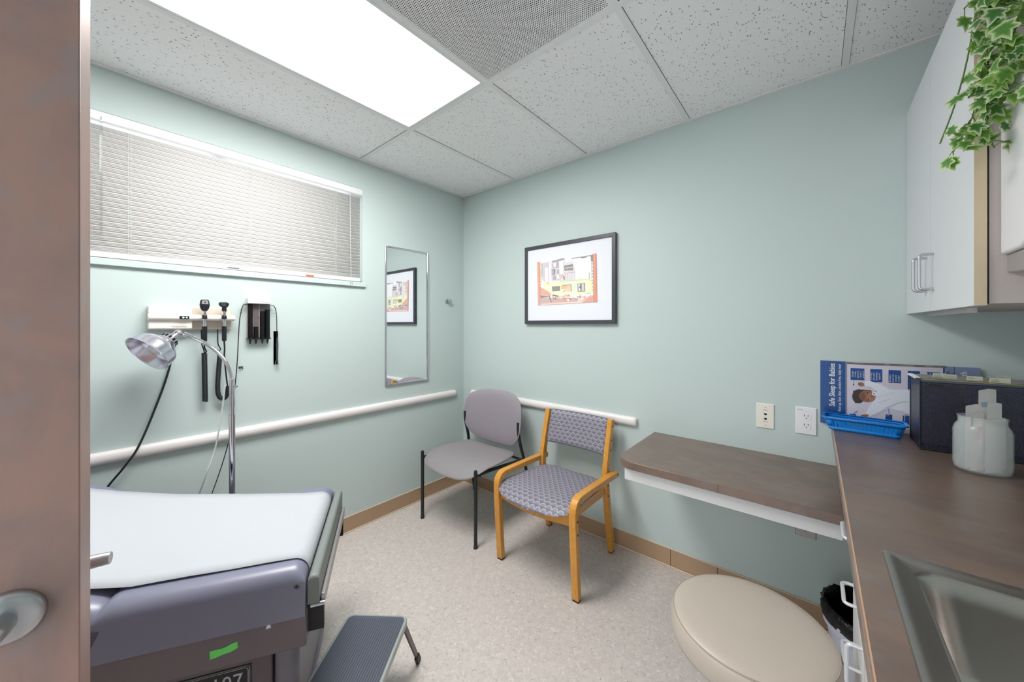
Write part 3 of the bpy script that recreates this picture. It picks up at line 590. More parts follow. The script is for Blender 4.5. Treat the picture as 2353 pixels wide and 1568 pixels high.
('b5aca8',((1.236,1.6278),(1.234,1.6231),(1.2301,1.6234),(1.2281,1.6284),(1.2301,1.6331),(1.234,1.6328))),
('8a8088',((1.236,1.6107),(1.234,1.606),(1.2301,1.6063),(1.2281,1.6113),(1.2301,1.616),(1.234,1.6157))),
('b5aca8',((1.236,1.5872),(1.234,1.5825),(1.2301,1.5827),(1.2281,1.5878),(1.2301,1.5925),(1.234,1.5922))),
('b5aca8',((1.236,1.5658),(1.234,1.5611),(1.2301,1.5613),(1.2281,1.5663),(1.2301,1.5711),(1.234,1.5708))),
('d9825c',((0.7976,1.7942),(0.8206,1.793),(0.8283,1.4856),(0.8072,1.4849))),
('e89a74',((0.8012,1.7937),(0.81,1.7933),(0.8178,1.4854),(0.81,1.4851))),
('c9a29a',((0.8178,1.6632),(0.8223,1.6628),(0.8283,1.4856),(0.8213,1.4855))),
('dd8250',((1.2354,1.796),(1.2592,1.7962),(1.2653,1.4887),(1.2416,1.4884))),
('c96a40',((1.2495,1.7937),(1.2536,1.7939),(1.2598,1.4889),(1.2556,1.4888))),
('b3563a',((1.2354,1.796),(1.2388,1.7961),(1.2439,1.4883),(1.2405,1.4884))),
]
# ================================================================ THE ROOM
RX, FY, HC, HT = 2.96, -3.02, 2.44, 2.78       # right wall, front wall, ceiling height, top of walls
struct(BX('floor', (-0.15, FY-0.15, -0.08), (RX+0.15, 0.15, 0.0), 'floor'))
WY0, WY1, WZ0, WZ1 = -2.36, -0.905, 1.628, 2.252      # window opening in the left wall
m = Mesh()
m.box((-0.14, FY-0.14, 0), (0, WY0, HT)).box((-0.14, WY1, 0), (0, 0.14, HT)).box((-0.14, WY0, 0), (0, WY1, WZ0)).box((-0.14, WY0, WZ1), (0, WY1, HT))
struct(m.build('wall_left', 'wall'))
struct(BX('wall_back', (0, 0, 0), (RX+0.14, 0.14, HT), 'wall'))
struct(BX('wall_right', (RX, FY-0.14, 0), (RX+0.14, 0, HT), 'wall'))
m = Mesh(); DX0, DX1 = 1.305, 2.23
m.box((0, FY-0.14, 0), (DX0-0.02, FY, HT)).box((DX1+0.02, FY-0.14, 0), (RX, FY, HT)).box((DX0-0.02, FY-0.14, 2.06), (DX1+0.02, FY, HT))
struct(m.build('wall_front', 'wall'))
m = Mesh(); m.box((DX0-0.02, FY-0.14, 0), (DX0, FY+0.0, 2.04)).box((DX1, FY-0.14, 0), (DX1+0.02, FY, 2.04)).box((DX0-0.02, FY-0.14, 2.04), (DX1+0.02, FY, 2.06))
m.box((DX0-0.07, FY, 0), (DX0-0.005, FY+0.012, 2.11)).box((DX1+0.005, FY, 0), (DX1+0.07, FY+0.012, 2.11)).box((DX0-0.07, FY, 2.045), (DX1+0.07, FY+0.012, 2.11))
struct(m.build('trim_1', 'painted_trim'))
# ceiling : slab above, T-bars, lay-in tiles
ceil = struct(BX('ceiling', (-0.14, FY-0.14, HT), (RX+0.14, 0.14, HT+0.05), 'plenum'))
GX = [0.0, 0.572, 1.182, 1.792, 2.412, RX]; GY = [0.0, -0.918, -2.138, FY]
B2 = 0.012
for x in GX[1:-1]: BX('grid_bar', (x-B2, FY, HC), (x+B2, 0, HC+0.004), 'grid_metal', ceil)
for y in GY[1:-1]: BX('grid_bar', (0, y-B2, HC-0.0006), (RX, y+B2, HC+0.0034), 'grid_metal', ceil)
BX('grid_bar', (GX[2], -1.528-B2, HC-0.0004), (GX[3], -1.528+B2, HC+0.0036), 'grid_metal', ceil)
for a, b in (((0, FY, HC-0.001), (0.022, 0, HC+0.004)), ((0, -0.022, HC-0.0012), (RX, 0, HC+0.0038)), ((RX-0.022, FY, HC-0.001), (RX, 0, HC+0.004)), ((0, FY, HC-0.0012), (RX, FY+0.022, HC+0.0038))):
    BX('wall_angle', a, b, 'grid_metal', ceil)
for i in range(5):
    for j in range(3):
        if (i, j) == (1, 1): continue
        y0, y1 = GY[j], GY[j+1]
        if (i, j) == (2, 1): y0 = -1.528
        dz = random.uniform(0.0040, 0.0052); g = 0.0134
        BX('ceiling_tile', (GX[i]+g, y1+g, HC+dz), (GX[i+1]-g, y0-g, HC+dz+0.016), 'tile', ceil)
# dark sheets above the tiles, coloured as the shade in gaps beside the bars
for i in range(5):
    for j in range(3):
        if (i, j) in ((1, 1), (2, 1)): continue
        BX('gap_shade', (GX[i]+0.001, GY[j+1]+0.001, HC+0.024), (GX[i+1]-0.001, GY[j]-0.001, HC+0.027), 'grid_shadow', ceil)
# ---- fluorescent troffer
L = thing('ceiling_light', 'long white recessed fluorescent ceiling light with prismatic lens above the exam table', 'ceiling light', (0.877, -1.528, HC))
x0, x1, y0, y1 = GX[1]+B2, GX[2]-B2, GY[2]+B2, GY[1]-B2
m = Mesh(); w = 0.016
for a, b in (((x0, y0, HC), (x0+w, y1, HC+0.012)), ((x1-w, y0, HC), (x1, y1, HC+0.012)), ((x0+w, y0, HC), (x1-w, y0+w, HC+0.012)), ((x0+w, y1-w, HC), (x1-w, y1, HC+0.012))): m.box(a, b)
m.build('lens_frame', 'white_plastic', L, bevel=0.002)
BX('lens', (x0+w, y0+w, HC+0.004), (x1-w, y1-w, HC+0.008), 'lens', L)
m = Mesh(); m.box((x0, y0, HC+0.012), (x0+0.004, y1, HC+0.11)).box((x1-0.004, y0, HC+0.012), (x1, y1, HC+0.11)).box((x0, y0, HC+0.012), (x1, y0+0.004, HC+0.11)).box((x0, y1-0.004, HC+0.012), (x1, y1, HC+0.11)).box((x0, y0, HC+0.11), (x1, y1, HC+0.114))
m.build('housing', 'white_plastic', L)
# ---- return air grille
V = thing('air_return_grille', 'perforated grey metal air return grille in the ceiling next to the light', 'air grille', (1.487, -1.223, HC))
x0, x1, y0, y1 = GX[2]+B2, GX[3]-B2, -1.528+B2, GY[1]-B2
BX('perforated_sheet', (x0, y0, HC+0.003), (x1, y1, HC+0.0036), 'perf', V)
m = Mesh(); w = 0.006
for a, b in (((x0, y0, HC+0.001), (x0+w, y1, HC+0.006)), ((x1-w, y0, HC+0.001), (x1, y1, HC+0.006)), ((x0+w, y0, HC+0.001), (x1-w, y0+w, HC+0.006)), ((x0+w, y1-w, HC+0.001), (x1-w, y1, HC+0.006))): m.box(a, b)
m.build('grille_frame', 'grid_metal', V)
m = Mesh(); t = HC+0.2
m.box((x0, y0, HC+0.007), (x0+0.004, y1, t)).box((x1-0.004, y0, HC+0.007), (x1, y1, t)).box((x0, y0, HC+0.007), (x1, y0+0.004, t)).box((x0, y1-0.004, HC+0.007), (x1, y1, t)).box((x0, y0, t), (x1, y1, t+0.004))
m.build('plenum_box', 'plenum', V)
Mesh().prism([(1.30, -1.17, 2.56), (1.38, -1.02, 2.56), (1.47, -0.98, 2.56), (1.52, -1.10, 2.56), (1.44, -1.18, 2.56), (1.36, -1.23, 2.56)], (0, 0, 0.07)).build('damper', 'damper_metal', V)
# ---- baseboards (cove base with its toe and pale caulk line)
for nm, seg_ in (('baseboard_left', [((0, FY, 0), (0.004, 0, 0.101))]), ('baseboard_back', [((0.004, -0.004, 0), (RX, 0, 0.101))])):
    base = struct(BX(nm, seg_[0][0], seg_[0][1], 'baseboard'))
    if nm.endswith('left'):
        BX('toe', (0.004, FY, 0), (0.011, -0.011, 0.008), 'caulk', base, bevel=0.003); BX('top_bead', (0.0, FY, 0.099), (0.0055, -0.0055, 0.1035), 'caulk', base)
    else:
        BX('toe', (0.011, -0.011, 0), (RX, -0.004, 0.008), 'caulk', base, bevel=0.003); BX('top_bead', (0.0055, -0.0055, 0.099), (RX, 0, 0.1035), 'caulk', base)
        for xs in (1.70, 1.93): BX('seam', (xs, -0.0048, 0.008), (xs+0.002, -0.004, 0.099), 'dark_gap', base)
# ---- window
win = struct(BX('window_1', (-0.125, WY0, WZ0), (-0.118, WY1, WZ1), 'pane_glass'))
m = Mesh()
for a, b in (((-0.135, WY0, WZ0), (-0.1, WY1, WZ0+0.035)), ((-0.135, WY0, WZ1-0.035), (-0.1, WY1, WZ1)), ((-0.135, WY0, WZ0), (-0.1, WY0+0.035, WZ1)), ((-0.135, WY1-0.035, WZ0), (-0.1, WY1, WZ1)), ((-0.135, -1.66, WZ0), (-0.1, -1.62, WZ1))): m.box(a, b)
m.build('window_frame', 'painted_trim', win, bevel=0.003)
BX('window_sill', (-0.1, WY0-0.01, WZ0-0.03), (0.016, WY1+0.018, WZ0), 'wall', win, bevel=0.002)
# ---- mini blind, closed
bl = thing('window_blind', 'closed white horizontal mini blind filling the high window on the left wall', 'blind', (-0.02, -1.63, WZ0))
bx = -0.020; by0, by1 = WY0+0.008, WY1-0.008
Mesh().prism([(bx-0.024, by0, WZ1-0.046), (bx+0.018, by0, WZ1-0.046), (bx+0.024, by0, WZ1-0.040), (bx+0.024, by0, WZ1-0.006), (bx+0.018, by0, WZ1-0.0005), (bx-0.024, by0, WZ1-0.0005)], (0, WY1-0.001-by0, 0)).build('headrail', 'white_plastic', bl)
zt, zb, NS = WZ1-0.056, WZ0+0.030, 25
sl = None
for i in range(NS):
    z = zb + (zt-zb)*(i+0.5)/NS
    if sl is None:
        m = Mesh(); prof = []
        for k in range(5):
            t = -1+k/2.0; c = 0.0125*t; prof.append((0.0030*(1-t*t)+c*0.30, c*0.955))     # tilted, crowned slat
        for (px, pz), (qx, qz) in zip(prof[:-1], prof[1:]):
            b = len(m.v); m.v += [(px, by0, pz), (qx, by0, qz), (qx, by1, qz), (px, by1, pz)]; m.f.append((b, b+1, b+2, b+3))
        sl = m.build('slat', 'slat_vinyl', None, smooth=60); md = sl.modifiers.new('thick', 'SOLIDIFY'); md.thickness = 0.0006
        first = sl; o = sl
    else:
        o = first.copy(); COL.objects.link(o)
    o.parent = bl; o.matrix_parent_inverse = wm(bl).inverted(); o.location = (bx-0.002, 0, z)
Mesh().prism([(bx-0.012, by0, zb-0.001), (bx+0.012, by0, zb-0.001), (bx+0.012, by0, WZ0+0.003), (bx-0.012, by0, WZ0+0.003)], (0, by1-by0, 0)).build('bottom_rail', 'white_plastic', bl, bevel=0.004)
for y in (-2.20, -1.972, -1.524, -1.077):
    Mesh().tube([(bx+0.013, y-0.004, zt+0.012), (bx+0.013, y-0.004, WZ0+0.02)], 0.0008, 5).tube([(bx+0.013, y+0.004, zt+0.012), (bx+0.013, y+0.004, WZ0+0.02)], 0.0008, 5).build('ladder_cord', 'painted_trim', bl)
wd = Mesh().tube([(bx+0.028, -2.055, zt+0.012), (bx+0.030, -2.055, WZ0+0.10)], 0.0042, 8).build('tilt_wand', 'clear_plastic', bl, smooth=40)
Mesh().tube(bez([(bx+0.02, -2.055, zt+0.02), (bx+0.027, -2.055, zt+0.03), (bx+0.03, -2.055, zt+0.012)], 5), 0.0014, 6).build('wand_hook', 'brushed_nickel', bl)
Mesh().tube([(bx+0.030, -0.993, zt+0.015), (bx+0.034, -0.988, WZ0-0.004)], 0.0012, 6).build('lift_cord', 'white_plastic', bl)
Mesh().lathe([(0.002, 0.024), (0.006, 0.018), (0.007, 0.0), (0.004, -0.004)], (bx+0.042, -0.988, WZ0-0.022), 12).build('cord_tassel', 'clear_plastic', bl, smooth=50)
BX('maker_tag', (bx+0.0125, -1.625, WZ0+0.010), (bx+0.0130, -1.575, WZ0+0.017), 'ink_grey', bl)
BX('warning_tag', (bx+0.0125, -1.250, WZ0+0.008), (bx+0.0130, -1.205, WZ0+0.018), 'warn_orange', bl)

# ================================================================ RIGHT SIDE : COUNTERS
# lower desk shelf
dk = thing('desk_shelf', 'brown slate-look laminate desk shelf fixed low to the back wall', 'desk', (2.0, -0.27, 0.69))
DZ = 0.733; pts = [(1.612, 0.0), (2.384, 0.0), (2.384, -0.535), (1.70, -0.535)]
cr = [(1.612+0.06*(1-math.sin(a))*1.2, -0.44-0.095*(1-math.cos(a))) for a in (0,)]
arc = [(1.70-0.088*math.sin(a), -0.455-0.08*math.cos(a)) for a in [math.radians(d) for d in (0, 15, 30, 45, 60, 75, 90)]]
pts = [(1.612, 0.0), (2.384, 0.0), (2.384, -0.535)] + arc
Mesh().prism([(x, y, DZ-0.034) for x, y in pts], (0, 0, 0.034)).build('desk_top', 'laminate', dk, bevel=0.0015)
BX('joint', (2.03, -0.5355, DZ-0.034), (2.0312, -0.534, DZ-0.001), 'dark_gap', dk)
m = Mesh().box((1.652, -0.515, 0.643), (2.384, -0.497, DZ-0.034)).box((1.652, -0.497, 0.643), (1.67, -0.0, DZ-0.034))
m.build('apron', 'white_melamine', dk, bevel=0.001)
# high counter
ct = thing('countertop', 'brown slate-look laminate countertop along the right wall with a sink cut in', 'countertop', (2.66, -1.1, 0.876))
CX0, CZ = 2.368, 0.914; SX0, SX1, SY0, SY1 = 2.425, 2.845, -1.600, -1.134
m = Mesh(); t0 = CZ-0.038; e = 0.004
cy1 = -2.45
for a, b in (((CX0+e, SY1, t0), (RX, 0, CZ)), ((CX0+e, cy1, t0), (RX, SY0, CZ)), ((CX0+e, SY0, t0), (SX0, SY1, CZ)), ((SX1, SY0, t0), (RX, SY1, CZ))): m.box(a, b)
m.build('worktop', 'laminate', ct)
Mesh().prism([(CX0, 0, t0), (CX0+e, 0, t0), (CX0+e, 0, CZ-0.0002), (CX0, 0, CZ-0.004)], (0, cy1, 0)).build('edge_band', 'laminate', ct)
Mesh().prism([(CX0-0.0002, 0, CZ-0.0046), (CX0+e, 0, CZ+0.0001), (CX0+e, 0, CZ-0.002), (CX0+0.002, 0, CZ-0.0046)], (0, cy1, 0)).build('edge_line', 'edge_bevel', ct)
BX('back_lip', (CX0+0.0, -0.004, CZ), (CX0+0.02, 0, CZ+0.012), 'laminate', ct)
# sink
sk = thing('sink', 'stainless steel drop-in sink set in the brown countertop', 'sink', (2.64, -1.37, 0.75))
def ring(x0, y0, x1, y1, r, z, n=7): return [(x, y, z) for x, y in rrect(x0, y0, x1, y1, r, n)]
R = [ring(2.412, -1.612, 2.858, -1.122, 0.006, CZ+0.0005), ring(2.413, -1.611, 2.857, -1.123, 0.006, CZ+0.004), ring(2.423, -1.60, 2.847, -1.133, 0.008, CZ+0.0055),
     ring(2.428, -1.595, 2.842, -1.138, 0.010, CZ+0.0025), ring(2.444, -1.580, 2.826, -1.155, 0.03, CZ+0.0025), ring(2.447, -1.577, 2.823, -1.158, 0.035, CZ+0.0012), ring(2.451, -1.573, 2.819, -1.162, 0.038, CZ-0.004), ring(2.456, -1.568, 2.814, -1.167, 0.04, CZ-0.03),
     ring(2.468, -1.556, 2.802, -1.179, 0.045, CZ-0.135), ring(2.482, -1.542, 2.788, -1.193, 0.04, CZ-0.152), ring(2.60, -1.41, 2.67, -1.33, 0.035, CZ-0.158)]
m = Mesh(); n = len(R[0])
for r in R: m.v += r
for i in range(len(R)-1):
    for k in range(n): m.f.append((i*n+k, i*n+(k+1) % n, (i+1)*n+(k+1) % n, (i+1)*n+k))
m.f.append(tuple((len(R)-1)*n+k for k in range(n)))
m.build('sink_bowl', 'steel_sink', sk, smooth=50)
Mesh().lathe([(0.038, 0), (0.038, 0.003), (0.03, 0.004), (0.026, 0.001), (0.0, 0.001)], (2.635, -1.37, CZ-0.1575), 24).build('drain', 'chrome', sk, smooth=40)
# base cabinets
def pull(name, p0, p1, out, r, mat, parent):      # D shaped wire pull
    p0, p1, out = Vector(p0), Vector(p1), Vector(out); d = (p1-p0).normalized(); q = 0.010; o = out.normalized()
    pts = [p0, p0+out-o*q]
    for k in range(1, 6):
        a = PI/2*k/6; pts.append(p0+out-o*q+o*q*math.sin(a)+d*q*(1-math.cos(a)))
    pts.append(p0+out+d*q); pts.append(p1+out-d*q)
    for k in range(1, 6):
        a = PI/2*k/6; pts.append(p1+out-d*q+d*q*math.sin(a)-o*q*(1-math.cos(a)))
    pts += [p1+out-o*q, p1]
    return Mesh().tube(pts, r, 10).build(name, mat, parent, smooth=50)
BXF = 2.400
def carcass(y0, y1, name, label):
    c = thing(name, label, 'cabinet', (2.68, (y0+y1)/2, 0))
    xr = RX-0.003
    if 'sink' in name:
        m = Mesh().box((BXF+0.019, y0, 0.09), (xr, y1, 0.72)).box((BXF+0.019, y0, 0.72), (xr, y0+0.018, t0)).box((BXF+0.019, y1-0.018, 0.72), (xr, y1, t0)); m.build('body', 'white_melamine', c)
    else: BX('body', (BXF+0.019, y0, 0.09), (xr, y1, t0), 'white_melamine', c)
    BX('toe_kick', (BXF+0.07, y0, 0.0), (xr, y1, 0.09), 'black_plastic', c)
    return c
c1 = carcass(-0.932, -0.640, 'base_cabinet', 'white base cabinet with a stack of four drawers and wire pulls, nearest the back wall')
for z0, z1, hz in ((0.742, 0.868, 0.815), (0.578, 0.738, 0.655), (0.400, 0.574, 0.500), (0.10, 0.396, 0.30)):
    d = BX('drawer', (BXF, -0.928, z0), (BXF+0.018, -0.644, z1), 'white_melamine', c1, bevel=0.0015)
    pull('handle', (BXF, -0.885, hz), (BXF, -0.789, hz), (-0.030, 0, 0), 0.0042, 'pull_white', d)
c2 = carcass(-1.70, -0.934, 'sink_cabinet', 'white sink base cabinet with two doors below the steel sink')
BX('false_front', (BXF, -1.696, 0.742), (BXF+0.018, -0.938, 0.868), 'white_melamine', c2, bevel=0.0015)
for y0, y1, hy in ((-1.316, -0.938, -0.972), (-1.696, -1.320, -1.65)):
    d = BX('door', (BXF, y0, 0.10), (BXF+0.018, y1, 0.738), 'white_melamine', c2, bevel=0.0015)
    pull('handle', (BXF, hy, 0.615), (BXF, hy, 0.519), (-0.030, 0, 0), 0.0042, 'pull_white', d)
c3 = carcass(-2.44, -1.702, 'base_cabinet', 'white base cabinet right beside the camera past the sink')
BX('door', (BXF, -2.436, 0.10), (BXF+0.018, -1.706, 0.868), 'white_melamine', c3, bevel=0.0015)
# wall cabinet
wc = thing('wall_cabinet', 'white wall cabinet with two doors and chrome wire pulls hung high at right', 'wall cabinet', (2.78, -0.4, 1.387))
UZ0, UZ1, UX, UY = 1.387, 2.176, 2.591, -0.792
BX('carcass', (UX+0.0225, UY+0.006, UZ0+0.004), (RX, -0.0, UZ1), 'carcass_beige', wc)
BX('light_rail', (UX+0.05, -0.5, UZ0-0.010), (UX+0.068, -0.002, UZ0+0.004), 'white_melamine', wc)
for y0, y1, hy in ((UY, -0.387, (-0.43, -0.43)), (-0.385, -0.002, (-0.342, -0.342))):
    d = BX('door', (UX, y0, UZ0), (UX+0.019, y1, UZ1), 'cabinet_white', wc)
    if y0 == UY: lab(BX('door_edge', (UX+0.0004, UY-0.0006, UZ0+0.0003), (UX+0.0186, UY, UZ1), 'door_edge_tan', d), 'raw tan edge of the white door')
    pull('handle', (UX, hy[0], 1.560), (UX, hy[1], 1.453), (-0.030, 0, 0), 0.0042, 'pull_chrome', d)
BX('gap', (UX+0.019, UY+0.004, UZ0+0.004), (UX+0.0225, UY+0.016, UZ1), 'dark_gap', wc)
# towel dispenser on the cabinet's end panel
dp = thing('towel_dispenser', 'white plastic towel dispenser with grey base on the end of the wall cabinet', 'dispenser', (2.76, UY, 1.45))
yb = UY+0.006
cov = [(yb, 1.498), (yb-0.05, 1.4985), (yb-0.10, 1.500), (yb-0.135, 1.512), (yb-0.15, 1.54), (yb-0.15, 1.80), (yb-0.13, 1.84), (yb-0.09, 1.86), (yb, 1.862)]
Mesh().prism([(2.629, y, z) for y, z in cov], (0.30, 0, 0)).build('cover', 'white_plastic', dp, bevel=0.006, seg=3)
bs = [(yb, 1.458), (yb-0.12, 1.450), (yb-0.13, 1.462), (yb-0.12, 1.4975), (yb, 1.4975)]
lab(Mesh().prism([(2.638, y, z) for y, z in bs], (0.28, 0, 0)).build('base', 'steel_plate', dp, bevel=0.003), 'grey lower tray')
# ================================================================ DOOR (open, beside the camera)
r_ = Vector((math.cos(YAW), math.sin(YAW), 0)); d_ = Vector((-math.sin(YAW), math.cos(YAW), 0))
def camp(lat, dep, z=0.0): p = CAM + r_*lat + d_*dep; return Vector((p.x, p.y, z))
DE = Vector((1.529, -2.101, 0)); hv = Vector((-0.224, -0.9746, 0)).normalized(); nv = Vector((-hv.y, hv.x, 0))   # hv edge->hinge
if nv.dot(CAM-DE) > 0: nv = -nv            # nv points away from the camera
door = Mesh().prism([DE+Vector((0, 0, 0.012)), DE+hv*0.905+Vector((0, 0, 0.012)), DE+hv*0.905+nv*0.044+Vector((0, 0, 0.012)), DE+nv*0.044+Vector((0, 0, 0.012))], (0, 0, 2.02)).build('door_1', 'door_laminate', None, bevel=0.0015)
struct(door)
HZ = 0.963
def lever(side):
    s = -1 if side == 0 else 1
    o = DE + hv*0.062 + (nv*0.044 if side else Vector((0, 0, 0))) + Vector((0, 0, HZ)); n = nv*s
    m = Mesh().lathe([(0.034, 0.0), (0.034, 0.004), (0.031, 0.010), (0.024, 0.0125), (0.0, 0.0128)], o, 40, n)
    rose = m.build('handle', 'brushed_nickel', door, smooth=50)
    h2 = hv if side == 0 else -hv
    pth = bez([o+n*0.010, o+n*0.030, o+n*0.046+h2*0.004, o+n*0.053+h2*0.022, o+n*0.054+h2*(0.055 if side == 0 else 0.050), o+n*0.052+h2*(0.105 if side == 0 else 0.072)], 7)
    rr = [0.0115]*len(pth); k = len(pth)
    rr = [0.0125-0.0035*max(0, (i-k*0.4)/(k*0.6)) for i in range(k)]
    Mesh().tube(pth, rr, 14).build('lever', 'brushed_nickel', rose, smooth=60)
lever(0); lever(1)
pl = DE+nv*0.022+Vector((0, 0, HZ))
BX('hinge', tuple(DE+hv*0.905+Vector((-0.01, -0.01, 0.25))), tuple(DE+hv*0.905+Vector((0.01, 0.01, 0.35))), 'brushed_nickel', door)

# ================================================================ EXAM TABLE
TO = Vector((1.154, -1.675, 0)); TU = Vector((-0.8609, 0.5088, 0)); TV = Vector((-0.5088, -0.8609, 0))
def T(u, v, z): p = TO+TU*u+TV*v; return (p.x, p.y, z)
et = thing('exam_table', 'low grey vinyl exam table with raised back section and boxy taupe body below', 'exam table', T(0.31, 0.5, 0))
ZT, ZB, TW = 0.618, 0.474, 0.615
def tbox(name, u0, v0, z0, u1, v1, z1, mat, parent=et, bevel=0, seg=2):
    m = Mesh().prism([T(u0, v0, z0), T(u1, v0, z0), T(u1, v1, z0), T(u0, v1, z0)], (0, 0, z1-z0)); return m.build(name, mat, parent, bevel=bevel, seg=seg)
def soft(name, u0, v0, u1, v1, zt, zb, mat, parent, tilt=0.0, pivot=0.0, r=0.045, dome=0.0):
    ca, sa = math.cos(tilt), math.sin(tilt); nu, nv_ = 14, 16; m = Mesh(); sec = []
    # profile across u : rounded top corners
    prof = [(u0, zb), (u0, zt-r)]
    for k in range(1, 8): a = PI/2*k/7; prof.append((u0+r*(1-math.cos(a)), zt-r+r*math.sin(a)))
    for k in range(1, 10): prof.append((u0+r+(u1-u0-2*r)*k/10, zt+dome*math.sin(PI*k/10)))
    for k in range(0, 8): a = PI/2*(1-k/7); prof.append((u1-r*(1-math.cos(a)), zt-r+r*math.sin(a)))
    prof.append((u1, zb)); n = len(prof)
    vs = [(v0, 1)] ; rows = []
    steps = [0]+[1-math.cos(PI/2*k/6) for k in range(1, 7)]
    for k in range(7):
        a = PI/2*k/6; rows.append((v0+r*(1-math.cos(a)), r*(1-math.sin(a))))
    for k in range(1, 6): rows.append((v0+r+(v1-v0-2*r)*k/6, 0))
    for k in range(7):
        a = PI/2*(1-k/6); rows.append((v1-r*(1-math.cos(a)), r*(1-math.sin(a))))
    for v, drop in rows:
        for u, z in prof:
            f = 1.0 if z > zb+1e-6 else 0.0
            zz = z - drop*f*(0.0 if z < zt-r+1e-6 else (z-(zt-r))/r if dome == 0 else min(1, (z-(zt-r))/r))
            dv = v-pivot; dz = zz-ZB
            m.v.append(T(u, pivot+dv*ca-dz*sa, ZB+dv*sa+dz*ca))
    k_ = len(rows)
    for i in range(k_-1):
        for j in range(n-1): m.f.append((i*n+j, i*n+j+1, (i+1)*n+j+1, (i+1)*n+j))
        m.f.append((i*n+n-1, i*n, (i+1)*n, (i+1)*n+n-1))
    m.f.append(tuple(range(n-1, -1, -1))); m.f.append(tuple((k_-1)*n+j for j in range(n)))
    return m.build(name, mat, parent, smooth=60)
soft('seat_pad', 0, 0, TW, 0.485, ZT, ZB, 'table_vinyl', et, r=0.042, dome=0.003)
TILT = math.radians(22)
soft('back_pad', 0, 0.500, TW, 1.20, ZT, ZB, 'table_vinyl', et, tilt=TILT, pivot=0.53, r=0.042, dome=0.003)
# corner seam star of the upholstery
for a in (0.3, 1.4, 2.5):
    c0 = Vector(T(-0.0005, 0.022, ZT-0.050)); dd = (TV*math.cos(a)+Vector((0, 0, 1))*math.sin(a))*0.008
    Mesh().tube([c0-dd, c0-TU*0.001, c0+dd], 0.0009, 5).build('corner_stitch', 'table_dark', et)
# body
tbox('body_panel', 0.004, -0.002, 0.382, TW-0.004, 1.05, ZB, 'table_body', bevel=0.003)
tbox('column', 0.13, 0.17, 0.0, 0.56, 0.98, 0.382, 'table_dark')
tbox('side_cover', 0.118, 0.115, 0.02, 0.50, 0.168, 0.366, 'table_body', bevel=0.004)
lab(tbox('rounded_cover', 0.115, 0.040, 0.0, 0.50, 0.112, 0.378, 'table_cover', bevel=0.022, seg=5), 'lighter grey rounded cover of the base')
Mesh().prism([T(0.095, 0.03, 0), T(0.56, 0.03, 0), T(0.56, 1.0, 0), T(0.095, 1.0, 0)], (0, 0, 0.02)).build('floor_plate', 'table_cover', et, bevel=0.004)
# model plate with its double line and number
pu = 0.112
tbox('plate_panel', pu+0.006, 0.150, 0.10, 0.30, 0.60, 0.330, 'table_body', bevel=0.003)
np_ = tbox('number_plate', pu+0.004, 0.170, 0.195, pu+0.008, 0.425, 0.284, 'plate_black')
def tl(u, v, z): return Vector(T(u, v, z))
m = Mesh()
for ins, w in ((0.004, 0.0016), (0.0085, 0.0022)):
    v0, v1, z0, z1 = 0.170+ins, 0.425-ins, 0.195+ins, 0.284-ins
    P = [Vector(T(pu+0.0038, a, b)) for a, b in rrect(v0, z0, v1, z1, 0.010, 5)]; m.tube(P, w/2, 4, closed=True)
m.build('plate_border', 'plate_line', np_)
text('107', 0.066, T(pu+0.0035, 0.276, 0.218), -TV, (0, 0, 1), 'plate_line', np_, 'number', xs=0.85)
# stickers on the body panel
lab(Mesh().prism([T(0.0038, v, z) for v, z in ((0.234, 0.4365), (0.222, 0.4370), (0.205, 0.4365), (0.192, 0.4400), (0.182, 0.4440), (0.170, 0.4455), (0.168, 0.428), (0.185, 0.4215), (0.203, 0.4195), (0.220, 0.4150), (0.233, 0.4140))], tuple(-TU*0.0012)).build('green_sticker', 'label_green', et), 'torn bright green sticker')
lab(Mesh().prism([T(0.0038, v, z) for v, z in ((0.101, 0.461), (0.088, 0.463), (0.090, 0.469), (0.0855, 0.4745), (0.098, 0.4715))], tuple(-TU*0.001)).build('white_label', 'label_white', et), 'scrap of white label')
# leg rest at the foot end and its metal rail
lr = soft('leg_rest', 0.01, -0.036, TW-0.005, -0.005, 0.585, 0.500, 'leg_pad_vinyl', et, r=0.012)
tbox('leg_rest_rail', 0.03, -0.048, 0.474, TW-0.02, -0.037, 0.512, 'steel_plate', bevel=0.003)
tbox('bracket', 0.035, -0.045, 0.40, 0.05, 0.0, 0.50, 'table_dark'); tbox('bracket', TW-0.06, -0.045, 0.40, TW-0.045, 0.0, 0.50, 'table_dark')
m = Mesh()
m.tube([T(0.02, -0.012, 0.49), T(0.02, -0.05, 0.49)], 0.008, 8).build('hinge_pin', 'chrome', et, smooth=50)
